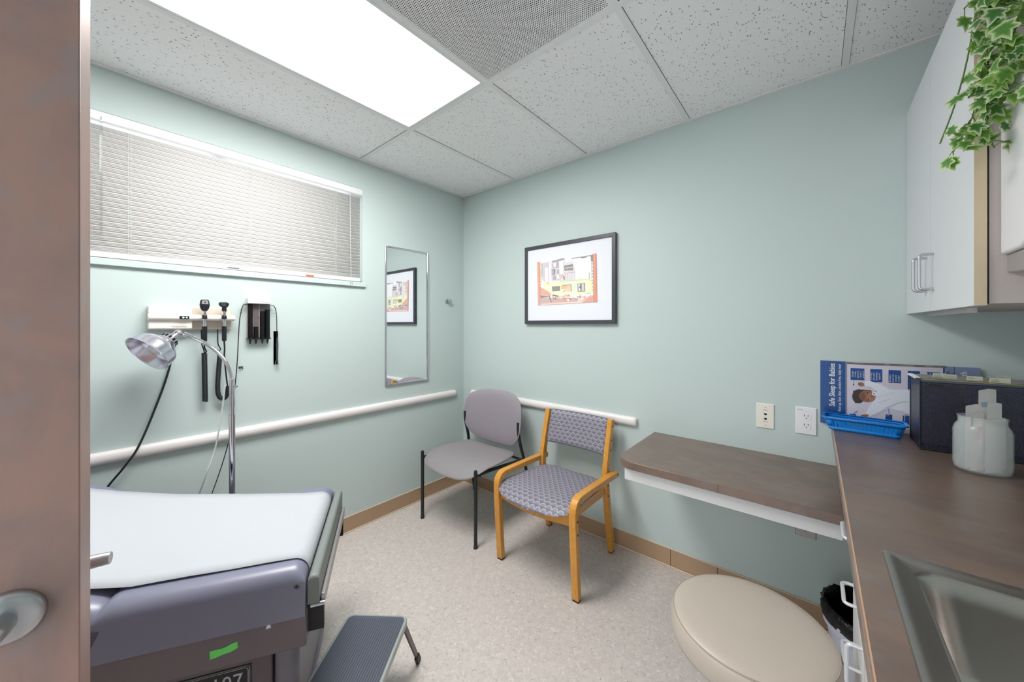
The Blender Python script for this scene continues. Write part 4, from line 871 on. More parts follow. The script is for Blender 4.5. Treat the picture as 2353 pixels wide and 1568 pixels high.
# paper
def paper():
    us = [0.055+0.47*k/12 for k in range(13)]; rows = []
    rows.append((-0.0008, ZT-0.075, 0)); rows.append((-0.0008, ZT-0.042, 0))
    for k in range(1, 7): a = PI/2*k/6; rows.append((0.042*(1-math.cos(a))-0.0008, ZT-0.042+0.043*math.sin(a), 0))
    for v in (0.1, 0.2, 0.3, 0.38, 0.43): rows.append((v, ZT+0.0016, 1))
    def bk(dv, dz): return (0.53+dv*math.cos(TILT)-dz*math.sin(TILT), ZB+dv*math.sin(TILT)+dz*math.cos(TILT))
    sh = []
    for v in (0.60, 0.68, 0.78, 0.9, 1.02, 1.14): a = bk(v-0.53, ZT-ZB+0.004); sh.append((a[0], a[1], 1))
    v0, z0 = 0.43, ZT+0.0016; v1, z1 = sh[0][0], sh[0][1]
    for k in range(1, 5): t = k/5; rows.append((v0+(v1-v0)*t, z0+(z1-z0)*t*t+0.004*math.sin(PI*t), 1))
    rows += sh; vs = []; n = len(us)
    vz86 = bk(0.36, ZT-ZB+0.004)[1]
    for v, z, f in rows:
        sk = -0.012*max(0, v)                     # the sheet runs a little askew
        for j, u in enumerate(us):
            t = j/(n-1); zz = z+(0.0032*math.sin(PI*t)+0.0008*math.sin(v*23+u*9) if f else 0.0)
            if 0.08 < v < 0.86:                       # pulled taut across the hollow between the sections
                zc = (ZT+0.0016) + (vz86-(ZT+0.0016))*(v-0.08)/0.78; zz += max(0.0, zc-z)*(0.04+0.78*t)
            if not f: vv = v-0.0
            else: vv = v
            if v < 0.05: zz = zz
            vs.append(T(u-sk, vv-(0.0005 if not f else 0), zz+0.0038))
    m = Mesh(); m.v = vs
    for i in range(len(rows)-1):
        for j in range(n-1): m.f.append((i*n+j, i*n+j+1, (i+1)*n+j+1, (i+1)*n+j))
    o = m.build('table_paper', 'table_paper', None, smooth=70); md = o.modifiers.new('t', 'SOLIDIFY'); md.thickness = 0.0008; return o
tag(paper(), 'white paper sheet stretched over the grey exam table', 'table paper')

# ================================================================ FOLDING STEP
st = thing('step_stool', 'folding step with ribbed black rubber tread at the foot of the exam table', 'step stool', (1.15, -1.47, 0))
SA = Vector((1.114, -1.290, 0)); SBv = Vector((0.185, -0.189, 0)).normalized(); SL, SW = 0.46, 0.238
SBv = Vector((0.62, -0.785, 0)).normalized(); SN = Vector((-SBv.y, SBv.x, 0)) ; SN = -SN if SN.dot(Vector((-1, -1, 0))) < 0 else SN
# long axis runs toward the camera, width towards the table
SZ = 0.22
def S(a, b, z): p = SA+SBv*a+SN*b; return (p.x, p.y, z)
out = rrect(0, 0, SL, SW, 0.028, 6)
Mesh().prism([S(a, b, SZ-0.024) for a, b in out], (0, 0, 0.0235)).build('rim', 'step_frame', st, bevel=0.004, seg=3)
inn = rrect(0.010, 0.010, SL-0.010, SW-0.010, 0.020, 6)
Mesh().prism([S(a, b, SZ-0.002) for a, b in inn], (0, 0, 0.003)).build('tread', 'step_rubber', st)
NR = 26
rb = None
for k in range(NR):
    b = 0.016+(SW-0.032)*k/(NR-1)
    if rb is None:
        mm = Mesh().prism([S(0.022, b-0.0019, SZ+0.001), S(SL-0.022, b-0.0019, SZ+0.001), S(SL-0.022, b+0.0019, SZ+0.001), S(0.022, b+0.0019, SZ+0.001)], (0, 0, 0.0018)); rb = mm.build('tread_rib', 'step_rubber', st); b0 = b
    else:
        o = rb.copy(); COL.objects.link(o); o.location = SN*(b-b0)
for a_, da in ((0.03, -0.075), (SL-0.03, 0.075)):
    for b_, db in ((0.012, -0.028), (SW-0.012, 0.028)):
        p0 = Vector(S(a_, b_, SZ-0.02)); p1 = Vector(S(a_+da*0.85, b_+db, 0.03)); dr = SBv*0.009
        lg = Mesh().prism([p0-dr*1.4, p0+dr*1.4, p1+dr*1.2, p1-dr*1.2], tuple(SN*(0.009 if db > 0 else -0.009))).build('leg', 'step_leg', st, bevel=0.002)
        q0 = Vector(S(a_+da*0.80, b_+db*0.95, 0.036)); q1 = Vector(S(a_+da, b_+db*1.08, 0.0))
        w_ = SBv*0.016; Mesh().prism([q0-w_, q0+w_, q1+w_, q1-w_], tuple(SN*(0.013 if db > 0 else -0.013))).build('foot_cap', 'black_rubber', lg, bevel=0.003)

# ================================================================ STOOL
so = thing('stool', 'round beige vinyl rolling stool in front of the desk shelf', 'stool', (2.172, -0.895, 0))
ZS = 0.52; prof = [(0, ZS)] ; Rs = 0.198
prof = [(0.0, ZS-0.085), (Rs-0.012, ZS-0.085), (Rs-0.004, ZS-0.08), (Rs, ZS-0.066), (Rs+0.001, ZS-0.04), (Rs-0.002, ZS-0.020), (Rs-0.0055, ZS-0.0125), (Rs-0.0075, ZS-0.011), (Rs-0.014, ZS-0.007), (Rs-0.03, ZS-0.003), (Rs-0.07, ZS), (0.0, ZS+0.003)]
Mesh().lathe(prof, (2.172, -0.895, 0), 72).build('seat', 'stool_vinyl', so, smooth=50)
Mesh().tube([(2.172+(Rs-0.006)*math.cos(a), -0.895+(Rs-0.006)*math.sin(a), ZS-0.0122) for a in [2*PI*k/72 for k in range(72)]], 0.0019, 6, closed=True).build('welt', 'stool_welt', so, smooth=60)
Mesh().lathe([(0.07, ZS-0.095), (0.07, ZS-0.085), (0.0, ZS-0.085)], (2.172, -0.895, 0), 24).lathe([(0.014, 0.20), (0.014, ZS-0.09)], (2.172, -0.895, 0), 16).lathe([(0.025, 0.085), (0.025, 0.26), (0.014, 0.265)], (2.172, -0.895, 0), 20).build('column', 'chrome', so, smooth=40)
for k in range(5):
    a = 2*PI*k/5+0.3; c, s = math.cos(a), math.sin(a); rr = 0.225 if k not in () else 0.2
    rr = 0.19
    Mesh().tube([(2.172+0.015*c, -0.895+0.015*s, 0.115), (2.172+0.1*c, -0.895+0.1*s, 0.10), (2.172+rr*c, -0.895+rr*s, 0.07)], [0.018, 0.016, 0.012], 8).build('leg', 'black_plastic', so, smooth=50)
    Mesh().lathe([(0.0, -0.01), (0.024, -0.01), (0.026, 0), (0.024, 0.01), (0, 0.01)], (2.172+rr*c, -0.895+rr*s, 0.026), 16, (-s, c, 0)).box((2.172+rr*c-0.008, -0.895+rr*s-0.008, 0.03), (2.172+rr*c+0.008, -0.895+rr*s+0.008, 0.072)).build('caster', 'black_rubber', so, smooth=40)

# ================================================================ GREY CHAIR
gc = thing('side_chair', 'armless chair with mauve-grey vinyl seat and back on black tube legs in the corner', 'chair', (0.49, -0.33, 0))
for sx, xf, xb, xt in ((-1, 0.224, 0.186, 0.228), (1, 0.754, 0.792, 0.762)):
    Mesh().tube([(xf, -0.585, 0.0), (xf, -0.585, 0.462)], 0.0115, 12).lathe([(0.0115, 0.462), (0.009, 0.468), (0, 0.47)], (xf, -0.585, 0), 12).lathe([(0.0135, 0.0), (0.0135, 0.014), (0.0115, 0.016)], (xf, -0.585, 0), 12).build('leg', 'black_metal', gc, smooth=50)
    pth = bez([(xb, -0.050, 0.008), (xb-sx*0.012, -0.085, 0.20), (xb-sx*0.024, -0.130, 0.40), (xt, -0.160, 0.50), (xt, -0.186, 0.60), (xt, -0.190, 0.675)], 6)
    Mesh().tube(pth, 0.0115, 12).lathe([(0.0135, 0.0), (0.0135, 0.014), (0.0115, 0.016)], (xb, -0.048, 0), 12).build('leg', 'black_metal', gc, smooth=50)
    Mesh().tube([(xf-sx*0.012, -0.580, 0.428), (xf-sx*0.02, -0.45, 0.420), (xb-sx*0.024, -0.131, 0.412)], 0.0105, 10).build('seat_rail', 'black_metal', gc, smooth=50)
for yy, zz, xa, xb in ((-0.545, 0.424, 0.224, 0.754), (-0.135, 0.405, 0.21, 0.77)): Mesh().tube([(xa, yy, zz), (xb, yy, zz)], 0.009, 8).build('cross_rail', 'black_metal', gc, smooth=50)
def seat_top(a, b):      # saddle: dips in the middle, rises to the sides, waterfall front
    u = (a-0.49)/0.27; f = max(0.0, (-0.44-b)/0.15)
    return 0.448+0.016*u*u-0.030*f*f+0.006*max(0, (b+0.30)/0.15)
def sup(cx, cy, rx, ry, p, n=56): 
    o = []
    for k in range(n):
        a = 2*PI*k/n; c, s = math.cos(a), math.sin(a)
        o.append((cx+rx*math.copysign(abs(c)**(2/p), c), cy+ry*math.copysign(abs(s)**(2/p), s)))
    return o
ol = []
for (x, y) in sup(0.49, -0.380, 0.276, 0.232, 5.5):
    t = (y+0.375)/0.232; x2 = 0.49+(x-0.49)*(1.0-0.10*max(0, t)-0.02*max(0, -t)); y2 = y-(0.022*(1-((x-0.49)/0.27)**2) if t < 0 else 0)
    ol.append((x2, y2))
Mesh().cushion(ol, lambda a, b, s: seat_top(a, b)+0.018*(1-s**9)-0.008, lambda a, b, s: seat_top(a, b)-0.014-0.026*(1-s**6), lambda a, b, c: (a, b, c)).build('seat', 'grey_vinyl_seat', gc, smooth=70)
# backrest : outline in x,z ; bowed in plan, wings forward
bo = []
for k in range(64):
    a = 2*PI*k/64; c, s = math.cos(a), math.sin(a); p = 4.2
    x = 0.285*math.copysign(abs(c)**(2/p), c); z = 0.19*math.copysign(abs(s)**(2/p), s)
    if z < 0: x *= 1-0.22*(-z/0.19)**2; z *= 0.93+0.10*(1-(x/0.285)**2)
    else: x *= 1-0.03*(z/0.19); z *= 0.90+0.10*(1-(x/0.285)**2)
    bo.append((0.502+x, 0.668+z))
def by_(a, b): u = (a-0.502)/0.285; return -0.118-0.072*u*u+0.035*((b-0.668)/0.19)*0.6
Mesh().cushion(bo, lambda a, b, s: 0.018*(1-s**6)+0.004, lambda a, b, s: -0.014*(1-s**8)-0.002, lambda a, b, c: (a, by_(a, b)-c, b)).build('backrest', 'grey_vinyl', gc, smooth=70)

# ================================================================ WOODEN CHAIR
wc_ = thing('armchair', 'maple wood chair with low arms and scallop-patterned grey upholstery', 'chair', (1.18, -0.34, 0))
def strip(path, th, x0, x1, name, parent, bevel=0.003):      # bent-wood member: offset a yz path, extrude along x
    P = [Vector((0, y, z)) for y, z in path]; L_, R_ = [], []
    for i, p in enumerate(P):
        t = (P[min(i+1, len(P)-1)]-P[max(i-1, 0)]).normalized(); nrm = Vector((0, -t.z, t.y)); L_.append(p+nrm*th/2); R_.append(p-nrm*th/2)
    poly = L_+R_[::-1]; m = Mesh(); n = len(P); vs = []
    for x in (x0, x1): vs += [(x, q.y, q.z) for q in L_]+[(x, q.y, q.z) for q in R_]
    m.v = vs
    for i in range(n-1):
        m.f += [(i, i+1, 2*n+i+1, 2*n+i), (n+i+1, n+i, 3*n+i, 3*n+i+1), (i+1, i, n+i, n+i+1), (2*n+i, 2*n+i+1, 3*n+i+1, 3*n+i)]
    m.f += [(0, 2*n, 3*n, n), (n-1, 2*n-1, 4*n-1, 3*n-1)]
    return m.build(name, 'wood', parent, bevel=bevel, seg=2)
for sx, xa, xb, px0, px1 in ((-1, 0.914, 0.952, 0.934, 0.964), (1, 1.408, 1.446, 1.376, 1.406)):
    arc = [(-0.584+0.052*(1-math.cos(a)), 0.440+0.052*math.sin(a)) for a in [math.radians(d) for d in (0, 15, 30, 45, 60, 75, 90)]]
    fp = [(-0.556, 0.010), (-0.572, 0.22), (-0.583, 0.38)]+arc+[(-0.40, 0.490), (-0.25, 0.486), (-0.105, 0.480)]
    ofs = 0.02 if sx < 0 else 0
    lg = strip(fp, 0.030, xa, xb, 'front_leg_and_arm', wc_)
    Mesh().box((xa+0.003, -0.569, 0.0), (xb-0.003, -0.543, 0.010)).build('glide', 'black_rubber', lg)
    if sx > 0:
        for (y, z) in ((-0.577, 0.335), (-0.580, 0.400)): Mesh().lathe([(0.0055, 0), (0.0055, 0.002), (0, 0.0022)], (xb, y, z), 12, (1, 0, 0)).build('bolt', 'black_metal', lg)
        Mesh().lathe([(0.005, 0), (0.005, 0.002), (0, 0.0022)], (xb, -0.118, 0.480), 12, (1, 0, 0)).build('bolt', 'black_metal', lg)
    bp = bez([(0, -0.088, 0.010), (0, -0.125, 0.20), (0, -0.158, 0.38), (0, -0.165, 0.46), (0, -0.150, 0.56), (0, -0.090, 0.785)], 5)
    bl_ = strip([(p.y, p.z) for p in bp], 0.040, px0, px1, 'rear_leg_and_back_post', wc_)
    Mesh().box((px0+0.003, -0.104, 0.0), (px1-0.003, -0.072, 0.010)).build('glide', 'black_rubber', bl_)
    if sx > 0:
        for (y, z) in ((-0.100, 0.745), (-0.122, 0.67), (-0.136, 0.615), (-0.160, 0.36), (-0.163, 0.42)): Mesh().lathe([(0.0045, 0), (0.0045, 0.002), (0, 0.0022)], (px1, y, z), 12, (1, 0, 0)).build('bolt', 'black_metal', bl_)
    else:
        Mesh().lathe([(0.0045, 0), (0.0045, 0.002), (0, 0.0022)], (px1, -0.150, 0.515), 12, (1, 0, 0)).build('bolt', 'black_metal', bl_)
# aprons : the front one bows forward and down
vs = []; n = 13; m = Mesh()
for k in range(n):
    t = k/(n-1); x = 0.952+0.456*t; bow = math.sin(PI*t); y = -0.575-0.026*bow
    for dy, z in ((0, 0.425), (0, 0.362-0.004*bow), (0.02, 0.362-0.004*bow), (0.02, 0.425)): m.v.append((x, y+dy, z))
for k in range(n-1):
    for j in range(4): m.f.append((k*4+j, k*4+(j+1) % 4, (k+1)*4+(j+1) % 4, (k+1)*4+j))
m.f += [(0, 1, 2, 3), ((n-1)*4, (n-1)*4+1, (n-1)*4+2, (n-1)*4+3)]
m.build('front_apron', 'wood', wc_, smooth=50)
Mesh().box((0.964, -0.180, 0.365), (1.376, -0.160, 0.42)).build('rear_apron', 'wood', wc_, bevel=0.002)
for x in (0.955, 1.385): Mesh().box((x-0.008, -0.56, 0.37), (x+0.010, -0.17, 0.42)).build('side_rail', 'wood', wc_, bevel=0.002)
ol = []
for (x, y) in sup(1.165, -0.385, 0.262, 0.222, 5.5, 64):
    t = (y+0.385)/0.222; hw = 1.0-0.19*(t+1)/2
    x2 = 1.172+(x-1.165)*hw; y2 = y-(0.030*(1-((x-1.165)/0.27)**2) if t < 0 else 0); ol.append((x2, y2))
def wst(a, b): u = (a-1.17)/0.26; f = max(0.0, (-0.50-b)/0.13); return 0.446+0.010*u*u-0.030*f*f+0.012*max(0, (b+0.30)/0.14)**2
Mesh().cushion(ol, lambda a, b, s: wst(a, b)+0.022*(1-s**8)-0.014, lambda a, b, s: wst(a, b)-0.018-0.014*(1-s**6), lambda a, b, c: (a, b, c)).build('seat', 'scallop', wc_, smooth=70)
# back pad
bo = rrect(0.965, 0.582, 1.375, 0.786, 0.014, 5)
bo2 = []
for i in range(len(bo)):
    p, q = bo[i], bo[(i+1) % len(bo)]; dd = math.hypot(q[0]-p[0], q[1]-p[1]); k = max(1, int(dd/0.03))
    for j in range(k): bo2.append((p[0]+(q[0]-p[0])*j/k, p[1]+(q[1]-p[1])*j/k))
def wby(a, b): u = (a-1.17)/0.205; return -0.146+0.27*(b-0.57)+0.020*(1-u*u)
Mesh().cushion(bo2, lambda a, b, s: 0.019*(1-s**14)+0.002, lambda a, b, s: -0.012*(1-s**14)-0.002, lambda a, b, c: (a, wby(a, b)-c, b)).build('backrest', 'scallop', wc_, smooth=70)

# ================================================================ WALL THINGS
def rail(name, label, a, b, out):
    a, b, out = Vector(a), Vector(b), Vector(out); d = (b-a).normalized(); t = thing(name, label, 'handrail', (a+b)/2, 'white crash rails on the walls')
    pr = [(0, -0.0245), (0.012, -0.0265), (0.022, -0.0225), (0.028, -0.013), (0.030, 0), (0.028, 0.013), (0.022, 0.0225), (0.012, 0.0265), (0, 0.0245)]
    e = 0.02; st_ = [(0.0, 0.35), (0.004, 0.62), (0.010, 0.85), (0.020, 1.0)]
    L_ = (b-a).length; rows = [(s_, k) for s_, k in st_]+[(L_-s_, k) for s_, k in st_[::-1]]
    m = Mesh(); n = len(pr)
    for s_, k in rows:
        for o_, z in pr: m.v.append(a+d*s_+out*(o_*(0.5+0.5*k))+Vector((0, 0, z*(0.55+0.45*k))))
    for i in range(len(rows)-1):
        for j in range(n): m.f.append((i*n+j, i*n+(j+1) % n, (i+1)*n+(j+1) % n, (i+1)*n+j))
    m.f += [tuple(range(n)), tuple((len(rows)-1)*n+j for j in range(n))]
    m.build('rail_profile', 'rail_white', t, smooth=50)
    for q in (0.008, L_-0.008-0.003):
        p = a+d*q; Mesh().tube([p+d*0.0135+out*0.003, p+d*0.0137+out*0.003+Vector((0, 0, 0.0001))], 0.001, 4).build('seam', 'ivory_shade', t)
rail('handrail', 'long white rounded rail on the left wall under the mirror and window', (0, -2.62, 0.780), (0, -0.098, 0.777), (1, 0, 0))
rail('handrail', 'short white rounded rail on the back wall behind the two chairs', (0.105, 0, 0.777), (1.515, 0, 0.774), (0, -1, 0))
# mirror
mi = thing('mirror', 'tall narrow wall mirror in a chrome channel frame left of the corner', 'mirror', (0, -0.56, 0.91))
y0, y1, z0, z1 = -0.744, -0.374, 0.914, 1.906; w = 0.014
for a, b in (((0.0, y0, z0), (0.014, y0+w, z1)), ((0.0, y1-w, z0), (0.014, y1, z1)), ((0.0, y0+w, z0), (0.014, y1-w, z0+w)), ((0.0, y0+w, z1-w), (0.014, y1-w, z1))): BX('frame_side', a, b, 'chrome', mi, bevel=0.004, seg=3)
BX('mirror_glass', (0.001, y0+w-0.002, z0+w-0.002), (0.006, y1-w+0.002, z1-w+0.002), 'mirror_glass', mi)
# robe hook
hk = thing('wall_hook', 'small square chrome robe hook between the mirror and the corner', 'hook', (0, -0.177, 1.539))
BX('backplate', (0, -0.197, 1.522), (0.008, -0.160, 1.560), 'brushed_nickel', hk, bevel=0.003)
m = Mesh().box((0.008, -0.186, 1.532), (0.030, -0.171, 1.548)); m.build('stem', 'brushed_nickel', hk, bevel=0.002)
BX('knob', (0.026, -0.192, 1.528), (0.034, -0.158, 1.556), 'brushed_nickel', hk, bevel=0.003)
# framed picture
pf = thing('framed_picture', 'black framed print of old houses with washing, white mat, on the back wall', 'picture', (1.03, 0, 1.35))
fy = -0.027; x0, x1, z0, z1 = 0.690, 1.389, 1.352, 1.909; w = 0.024
def prof_bar(p0, p1, p2, p3): return Mesh().prism([p0, p1, p2, p3], (0, -fy-0.004, 0))
for q in ([(x0, fy, z0), (x1, fy, z0), (x1-w, fy, z0+w), (x0+w, fy, z0+w)], [(x1, fy, z0), (x1, fy, z1), (x1-w, fy, z1-w), (x1-w, fy, z0+w)], [(x1, fy, z1), (x0, fy, z1), (x0+w, fy, z1-w), (x1-w, fy, z1-w)], [(x0, fy, z1), (x0, fy, z0), (x0+w, fy, z0+w), (x0+w, fy, z1-w)]):
    Mesh().prism(q, (0, -fy-0.003, 0)).build('frame_side', 'picture_frame', pf, bevel=0.0012)
BX('backing', (x0+0.008, -0.014, z0+0.008), (x1-0.008, -0.003, z1-0.008), 'picture_frame', pf)
BX('mat_board', (x0+w-0.004, -0.018, z0+w-0.004), (x1-w+0.004, -0.014, z1-w+0.004), 'mat_board', pf)
print_art('print', PICTURE_ART, -0.0182, pf, 0.00002, 0.15)
# outlets
def plate(name, label, cat, x0, x1, z0, z1, mat):
    t = thing(name, label, cat, ((x0+x1)/2, 0, z0)); o = Mesh()
    o.v = [(x0, 0, z0), (x1, 0, z0), (x1, 0, z1), (x0, 0, z1), (x0+0.004, -0.006, z0+0.004), (x1-0.004, -0.006, z0+0.004), (x1-0.004, -0.006, z1-0.004), (x0+0.004, -0.006, z1-0.004)]
    o.f = [(0, 1, 5, 4), (1, 2, 6, 5), (2, 3, 7, 6), (3, 0, 4, 7), (4, 5, 6, 7), (3, 2, 1, 0)]; o.build('cover_plate', mat, t); return t
def screw(x, z, t, mat='steel_plate'): Mesh().lathe([(0.0032, 0), (0.0028, 0.0012), (0, 0.0014)], (x, -0.006, z), 12, (0, -1, 0)).build('screw', mat, t)
t = plate('phone_jack', 'ivory wall plate with two phone jacks above the desk shelf', 'wall plate', 2.097, 2.169, 0.849, 0.968, 'ivory_plastic')
for z in (0.918, 0.896): Mesh().prism([(2.1275, -0.0062, z+0.004), (2.1395, -0.0062, z+0.004), (2.1395, -0.0062, z), (2.136, -0.0062, z-0.005), (2.131, -0.0062, z-0.005), (2.1275, -0.0062, z)], (0, 0.0004, 0)).build('jack', 'dark_hole', t)
screw(2.1335, 0.951, t); screw(2.1335, 0.866, t)
for z in (0.937, 0.881): BX('marking', (2.124, -0.0063, z), (2.143, -0.0061, z+0.0022), 'ink_grey', t)
def outlet(name, label, x0, x1, z0, z1, mat, gfi=True):
    t = plate(name, label, 'outlet', x0, x1, z0, z1, mat); xc, zc = (x0+x1)/2, (z0+z1)/2
    for dz in (0.0205, -0.0205):
        o = Mesh().prism([(a, -0.006, b) for a, b in rrect(xc-0.016, zc+dz-0.014, xc+0.016, zc+dz+0.014, 0.005, 4)], (0, -0.0015, 0)).build('receptacle', mat, t)
        for dx, h in ((-0.0065, 0.0045), (0.0065, 0.004)): BX('slot', (xc+dx-0.0012, -0.0078, zc+dz+0.002-h/2), (xc+dx+0.0012, -0.0074, zc+dz+0.002+h+0.002), 'ink', o)
        Mesh().lathe([(0.0024, 0), (0, 0.0003)], (xc, -0.0075, zc+dz-0.0075), 10, (0, -1, 0)).build('ground_hole', 'ink', o)
    screw(xc, zc, t, mat if mat != 'steel_plate' else 'chrome'); screw(xc, z1-0.016, t, mat); screw(xc, z0+0.016, t, mat); return t
t = outlet('power_outlet', 'white double outlet on the back wall next to the blue poster', 2.246, 2.322, 0.849, 0.973, 'white_plastic')
text('ECTD', 0.0075, (2.253, -0.0064, 0.957), (1, 0, 0), (0, 0, 1), 'ink_grey', t)
outlet('power_outlet', 'grey steel outlet low on the back wall under the desk shelf', 2.244, 2.320, 0.385, 0.505, 'steel_plate')

# ---- diagnostic wall unit
du = thing('diagnostic_wall_unit', 'cream wall-mounted diagnostic station holding two instruments below the window', 'medical unit', (0, -1.765, 1.32))
def LP(pts, x0, y0, y1, name, mat, parent, bevel=0.003, seg=2):    # profile (x,z) swept along y
    return Mesh().prism([(x, y0, z) for x, z in pts], (0, y1-y0, 0)).build(name, mat, parent, bevel=bevel, seg=seg)
LP([(0, 1.322), (0.040, 1.322), (0.048, 1.327), (0.046, 1.366), (0.046, 1.392), (0.042, 1.430), (0, 1.430)], 0, -1.918, -1.770, 'housing', 'ivory_case', du)
LP([(0, 1.322), (0.018, 1.322), (0.020, 1.345), (0.016, 1.392), (0.016, 1.430), (0, 1.430)], 0, -1.770, -1.614, 'tray', 'ivory_shade', du)  # darker ivory: the shadow in the recessed tray is put into its colour
LP([(0.01, 1.366), (0.050, 1.364), (0.060, 1.370), (0.062, 1.380), (0.056, 1.390), (0.044, 1.394), (0.01, 1.394)], 0, -1.920, -1.606, 'cradle_bar', 'ivory_case', du, 0.004)
BX('display', (0.0555, -1.817, 1.3705), (0.0632, -1.783, 1.3860), 'black_plastic', du, bevel=0.001)
BX('indicator', (0.063, -1.807, 1.3755), (0.0640, -1.801, 1.3812), 'led_white', du); BX('indicator', (0.063, -1.795, 1.3755), (0.0640, -1.789, 1.3812), 'led_green', du)
text('WelchAllyn', 0.0115, (0.0485, -1.842, 1.333), (0, 1, 0), (0, 0, 1), 'ink_grey', du)
def instrument(name, label, y, head, zt):
    t = thing(name, label, 'instrument', (0.066, y, 1.26)); X = 0.067
    Mesh().lathe([(0.004, 1.262), (0.0095, 1.266), (0.0100, 1.33), (0.0092, 1.337)], (X, y, 0), 16).build('grip', 'black_plastic', t, smooth=50)
    lab(Mesh().lathe([(0.0082, 1.336), (0.0082, 1.372), (0.0074, 1.374)], (X, y, 0), 16).build('collar', 'chrome', t, smooth=50), 'chrome band above the grip')
    Mesh().lathe([(0.0102, 1.373), (0.0102, 1.389), (0.008, 1.392)], (X, y, 0), 16).build('rheostat_ring', 'black_plastic', t, smooth=50)
    Mesh().lathe([(0.0068, 1.390), (0.0068, 1.408), (0.009, 1.410), (0.009, 1.414)], (X, y, 0), 16).build('neck', 'chrome', t, smooth=50)
    if head:
        o = [(-0.007, 1.409), (0.007, 1.409), (0.016, 1.424), (0.0185, 1.440), (0.0150, 1.464), (0.010, 1.466), (-0.010, 1.466), (-0.0150, 1.464), (-0.0185, 1.440), (-0.016, 1.424)]
        h = Mesh().prism([(X-0.010, y+a, z) for a, z in o], (0.020, 0, 0)).build('head', 'black_plastic', t, bevel=0.004, seg=3)
        lab(Mesh().prism([(X+0.0101, y+a, z) for a, z in ((-0.011, 1.4605), (0.011, 1.4605), (0.0125, 1.444), (-0.0125, 1.444))], (0.0006, 0, 0)).build('face_plate', 'steel_plate', h), 'light face plate')
        BX('aperture', (X+0.0108, y-0.0025, 1.449), (X+0.0112, y+0.0025, 1.455), 'dark_hole', h)
    else:
        Mesh().prism([(X-0.012, y+a, z) for a, z in ((-0.012, 1.434), (-0.020, 1.440), (-0.021, 1.456), (0.004, 1.458), (0.016, 1.455), (0.018, 1.446), (0.012, 1.432), (0.0, 1.428))], (0.024, 0, 0)).build('head', 'black_plastic', t, bevel=0.004, seg=3)
        Mesh().lathe([(0.0095, 1.412), (0.0100, 1.426), (0.0085, 1.431)], (X, y, 0), 16).build('head_base', 'black_plastic', t, smooth=50)
        BX('lens_window', (X+0.012, y-0.012, 1.438), (X+0.0126, y+0.006, 1.450), 'damper_metal', t)
    return t
i1 = instrument('ophthalmoscope', 'black instrument with a tall squared head, left one in the wall station', -1.728, True, 0)
i2 = instrument('otoscope', 'black instrument with a short wedge head, right one in the wall station', -1.653, False, 0)
# coiled cords
cc = coil([(0.034, -1.724, 1.206), (0.030, -1.722, 1.10), (0.028, -1.720, 0.968)], 0.0088, 0.0030, 46).build('coiled_cord', 'black_rubber', i1, smooth=60)
Mesh().tube(bez([(0.067, -1.728, 1.264), (0.062, -1.728, 1.235), (0.045, -1.718, 1.215), (0.034, -1.724, 1.206)], 6), 0.0032, 8).tube(bez([(0.03, -1.734, 1.322), (0.028, -1.732, 1.25), (0.022, -1.722, 1.21), (0.026, -1.720, 1.1), (0.027, -1.720, 0.969)], 5), 0.0026, 6).build('cord', 'black_rubber', i1, smooth=60)
coil([(0.034, -1.664, 1.200), (0.030, -1.668, 1.12), (0.030, -1.672, 1.03), (0.030, -1.666, 0.985), (0.030, -1.650, 0.970), (0.030, -1.636, 0.986), (0.030, -1.632, 1.03)], 0.0082, 0.0028, 58).build('coiled_cord', 'black_rubber', i2, smooth=60)
Mesh().tube(bez([(0.067, -1.653, 1.264), (0.060, -1.650, 1.225), (0.045, -1.648, 1.19), (0.036, -1.640, 1.10), (0.030, -1.632, 1.03)], 6), 0.0034, 8).tube(bez([(0.03, -1.672, 1.322), (0.028, -1.670, 1.25), (0.030, -1.660, 1.222), (0.034, -1.672, 1.212), (0.034, -1.664, 1.200)], 6), 0.0026, 6).build('cord', 'black_rubber', i2, smooth=60)
(Mesh().tube(bez([(0.030, -1.822, 1.322), (0.024, -1.826, 1.27), (0.014, -1.848, 1.135), (0.012, -1.882, 1.0), (0.036, -1.944, 0.816), (0.035, -1.99, 0.73), (0.016, -2.042, 0.647), (0.010, -2.12, 0.50), (0.010, -2.2, 0.38)], 8), 0.0042, 8).build('power_cord', 'black_rubber', du, smooth=60))
# ---- specula dispenser
sd = thing('specula_dispenser', 'wall-mounted ear specula dispenser with white cap and four dark tubes', 'dispenser', (0, -1.495, 1.25))
BX('cap', (0, -1.549, 1.457), (0.044, -1.443, 1.487), 'white_plastic', sd, bevel=0.003); BX('backplate', (0, -1.546, 1.272), (0.012, -1.446, 1.457), 'ivory_shade', sd)
text('WelchAllyn', 0.0075, (0.0446, -1.490, 1.464), (0, 1, 0), (0, 0, 1), 'ink_grey', sd)
for k, (y, ht) in enumerate(((-1.5355, 1.455), (-1.5095, 1.335), (-1.4805, 1.418), (-1.4565, 1.428))):
    tb = Mesh().lathe([(0.0115, 1.272), (0.0115, 1.456)], (0.026, y, 0), 16).build('tube', 'smoke_tube', sd, smooth=50)
    Mesh().lathe([(0.0, 1.274), (0.0095, 1.274), (0.0095, ht), (0, ht)], (0.026, y, 0), 12).build('specula_stack', 'black_plastic', tb, smooth=40)
    Mesh().lathe([(0.0125, 1.276), (0.0125, 1.270), (0.006, 1.266), (0.0042, 1.252), (0.0025, 1.243), (0.0, 1.242)], (0.026, y, 0), 14).build('speculum_tip', 'black_plastic', tb, smooth=50)
BX('bottom_shelf', (0.0, -1.549, 1.268), (0.036, -1.443, 1.273), 'smoke_tube', sd); Mesh().lathe([(0.004, 0), (0.003, 0.003), (0, 0.003)], (0.012, -1.495, 1.385), 12, (1, 0, 0)).build('lock_screw', 'chrome', sd)
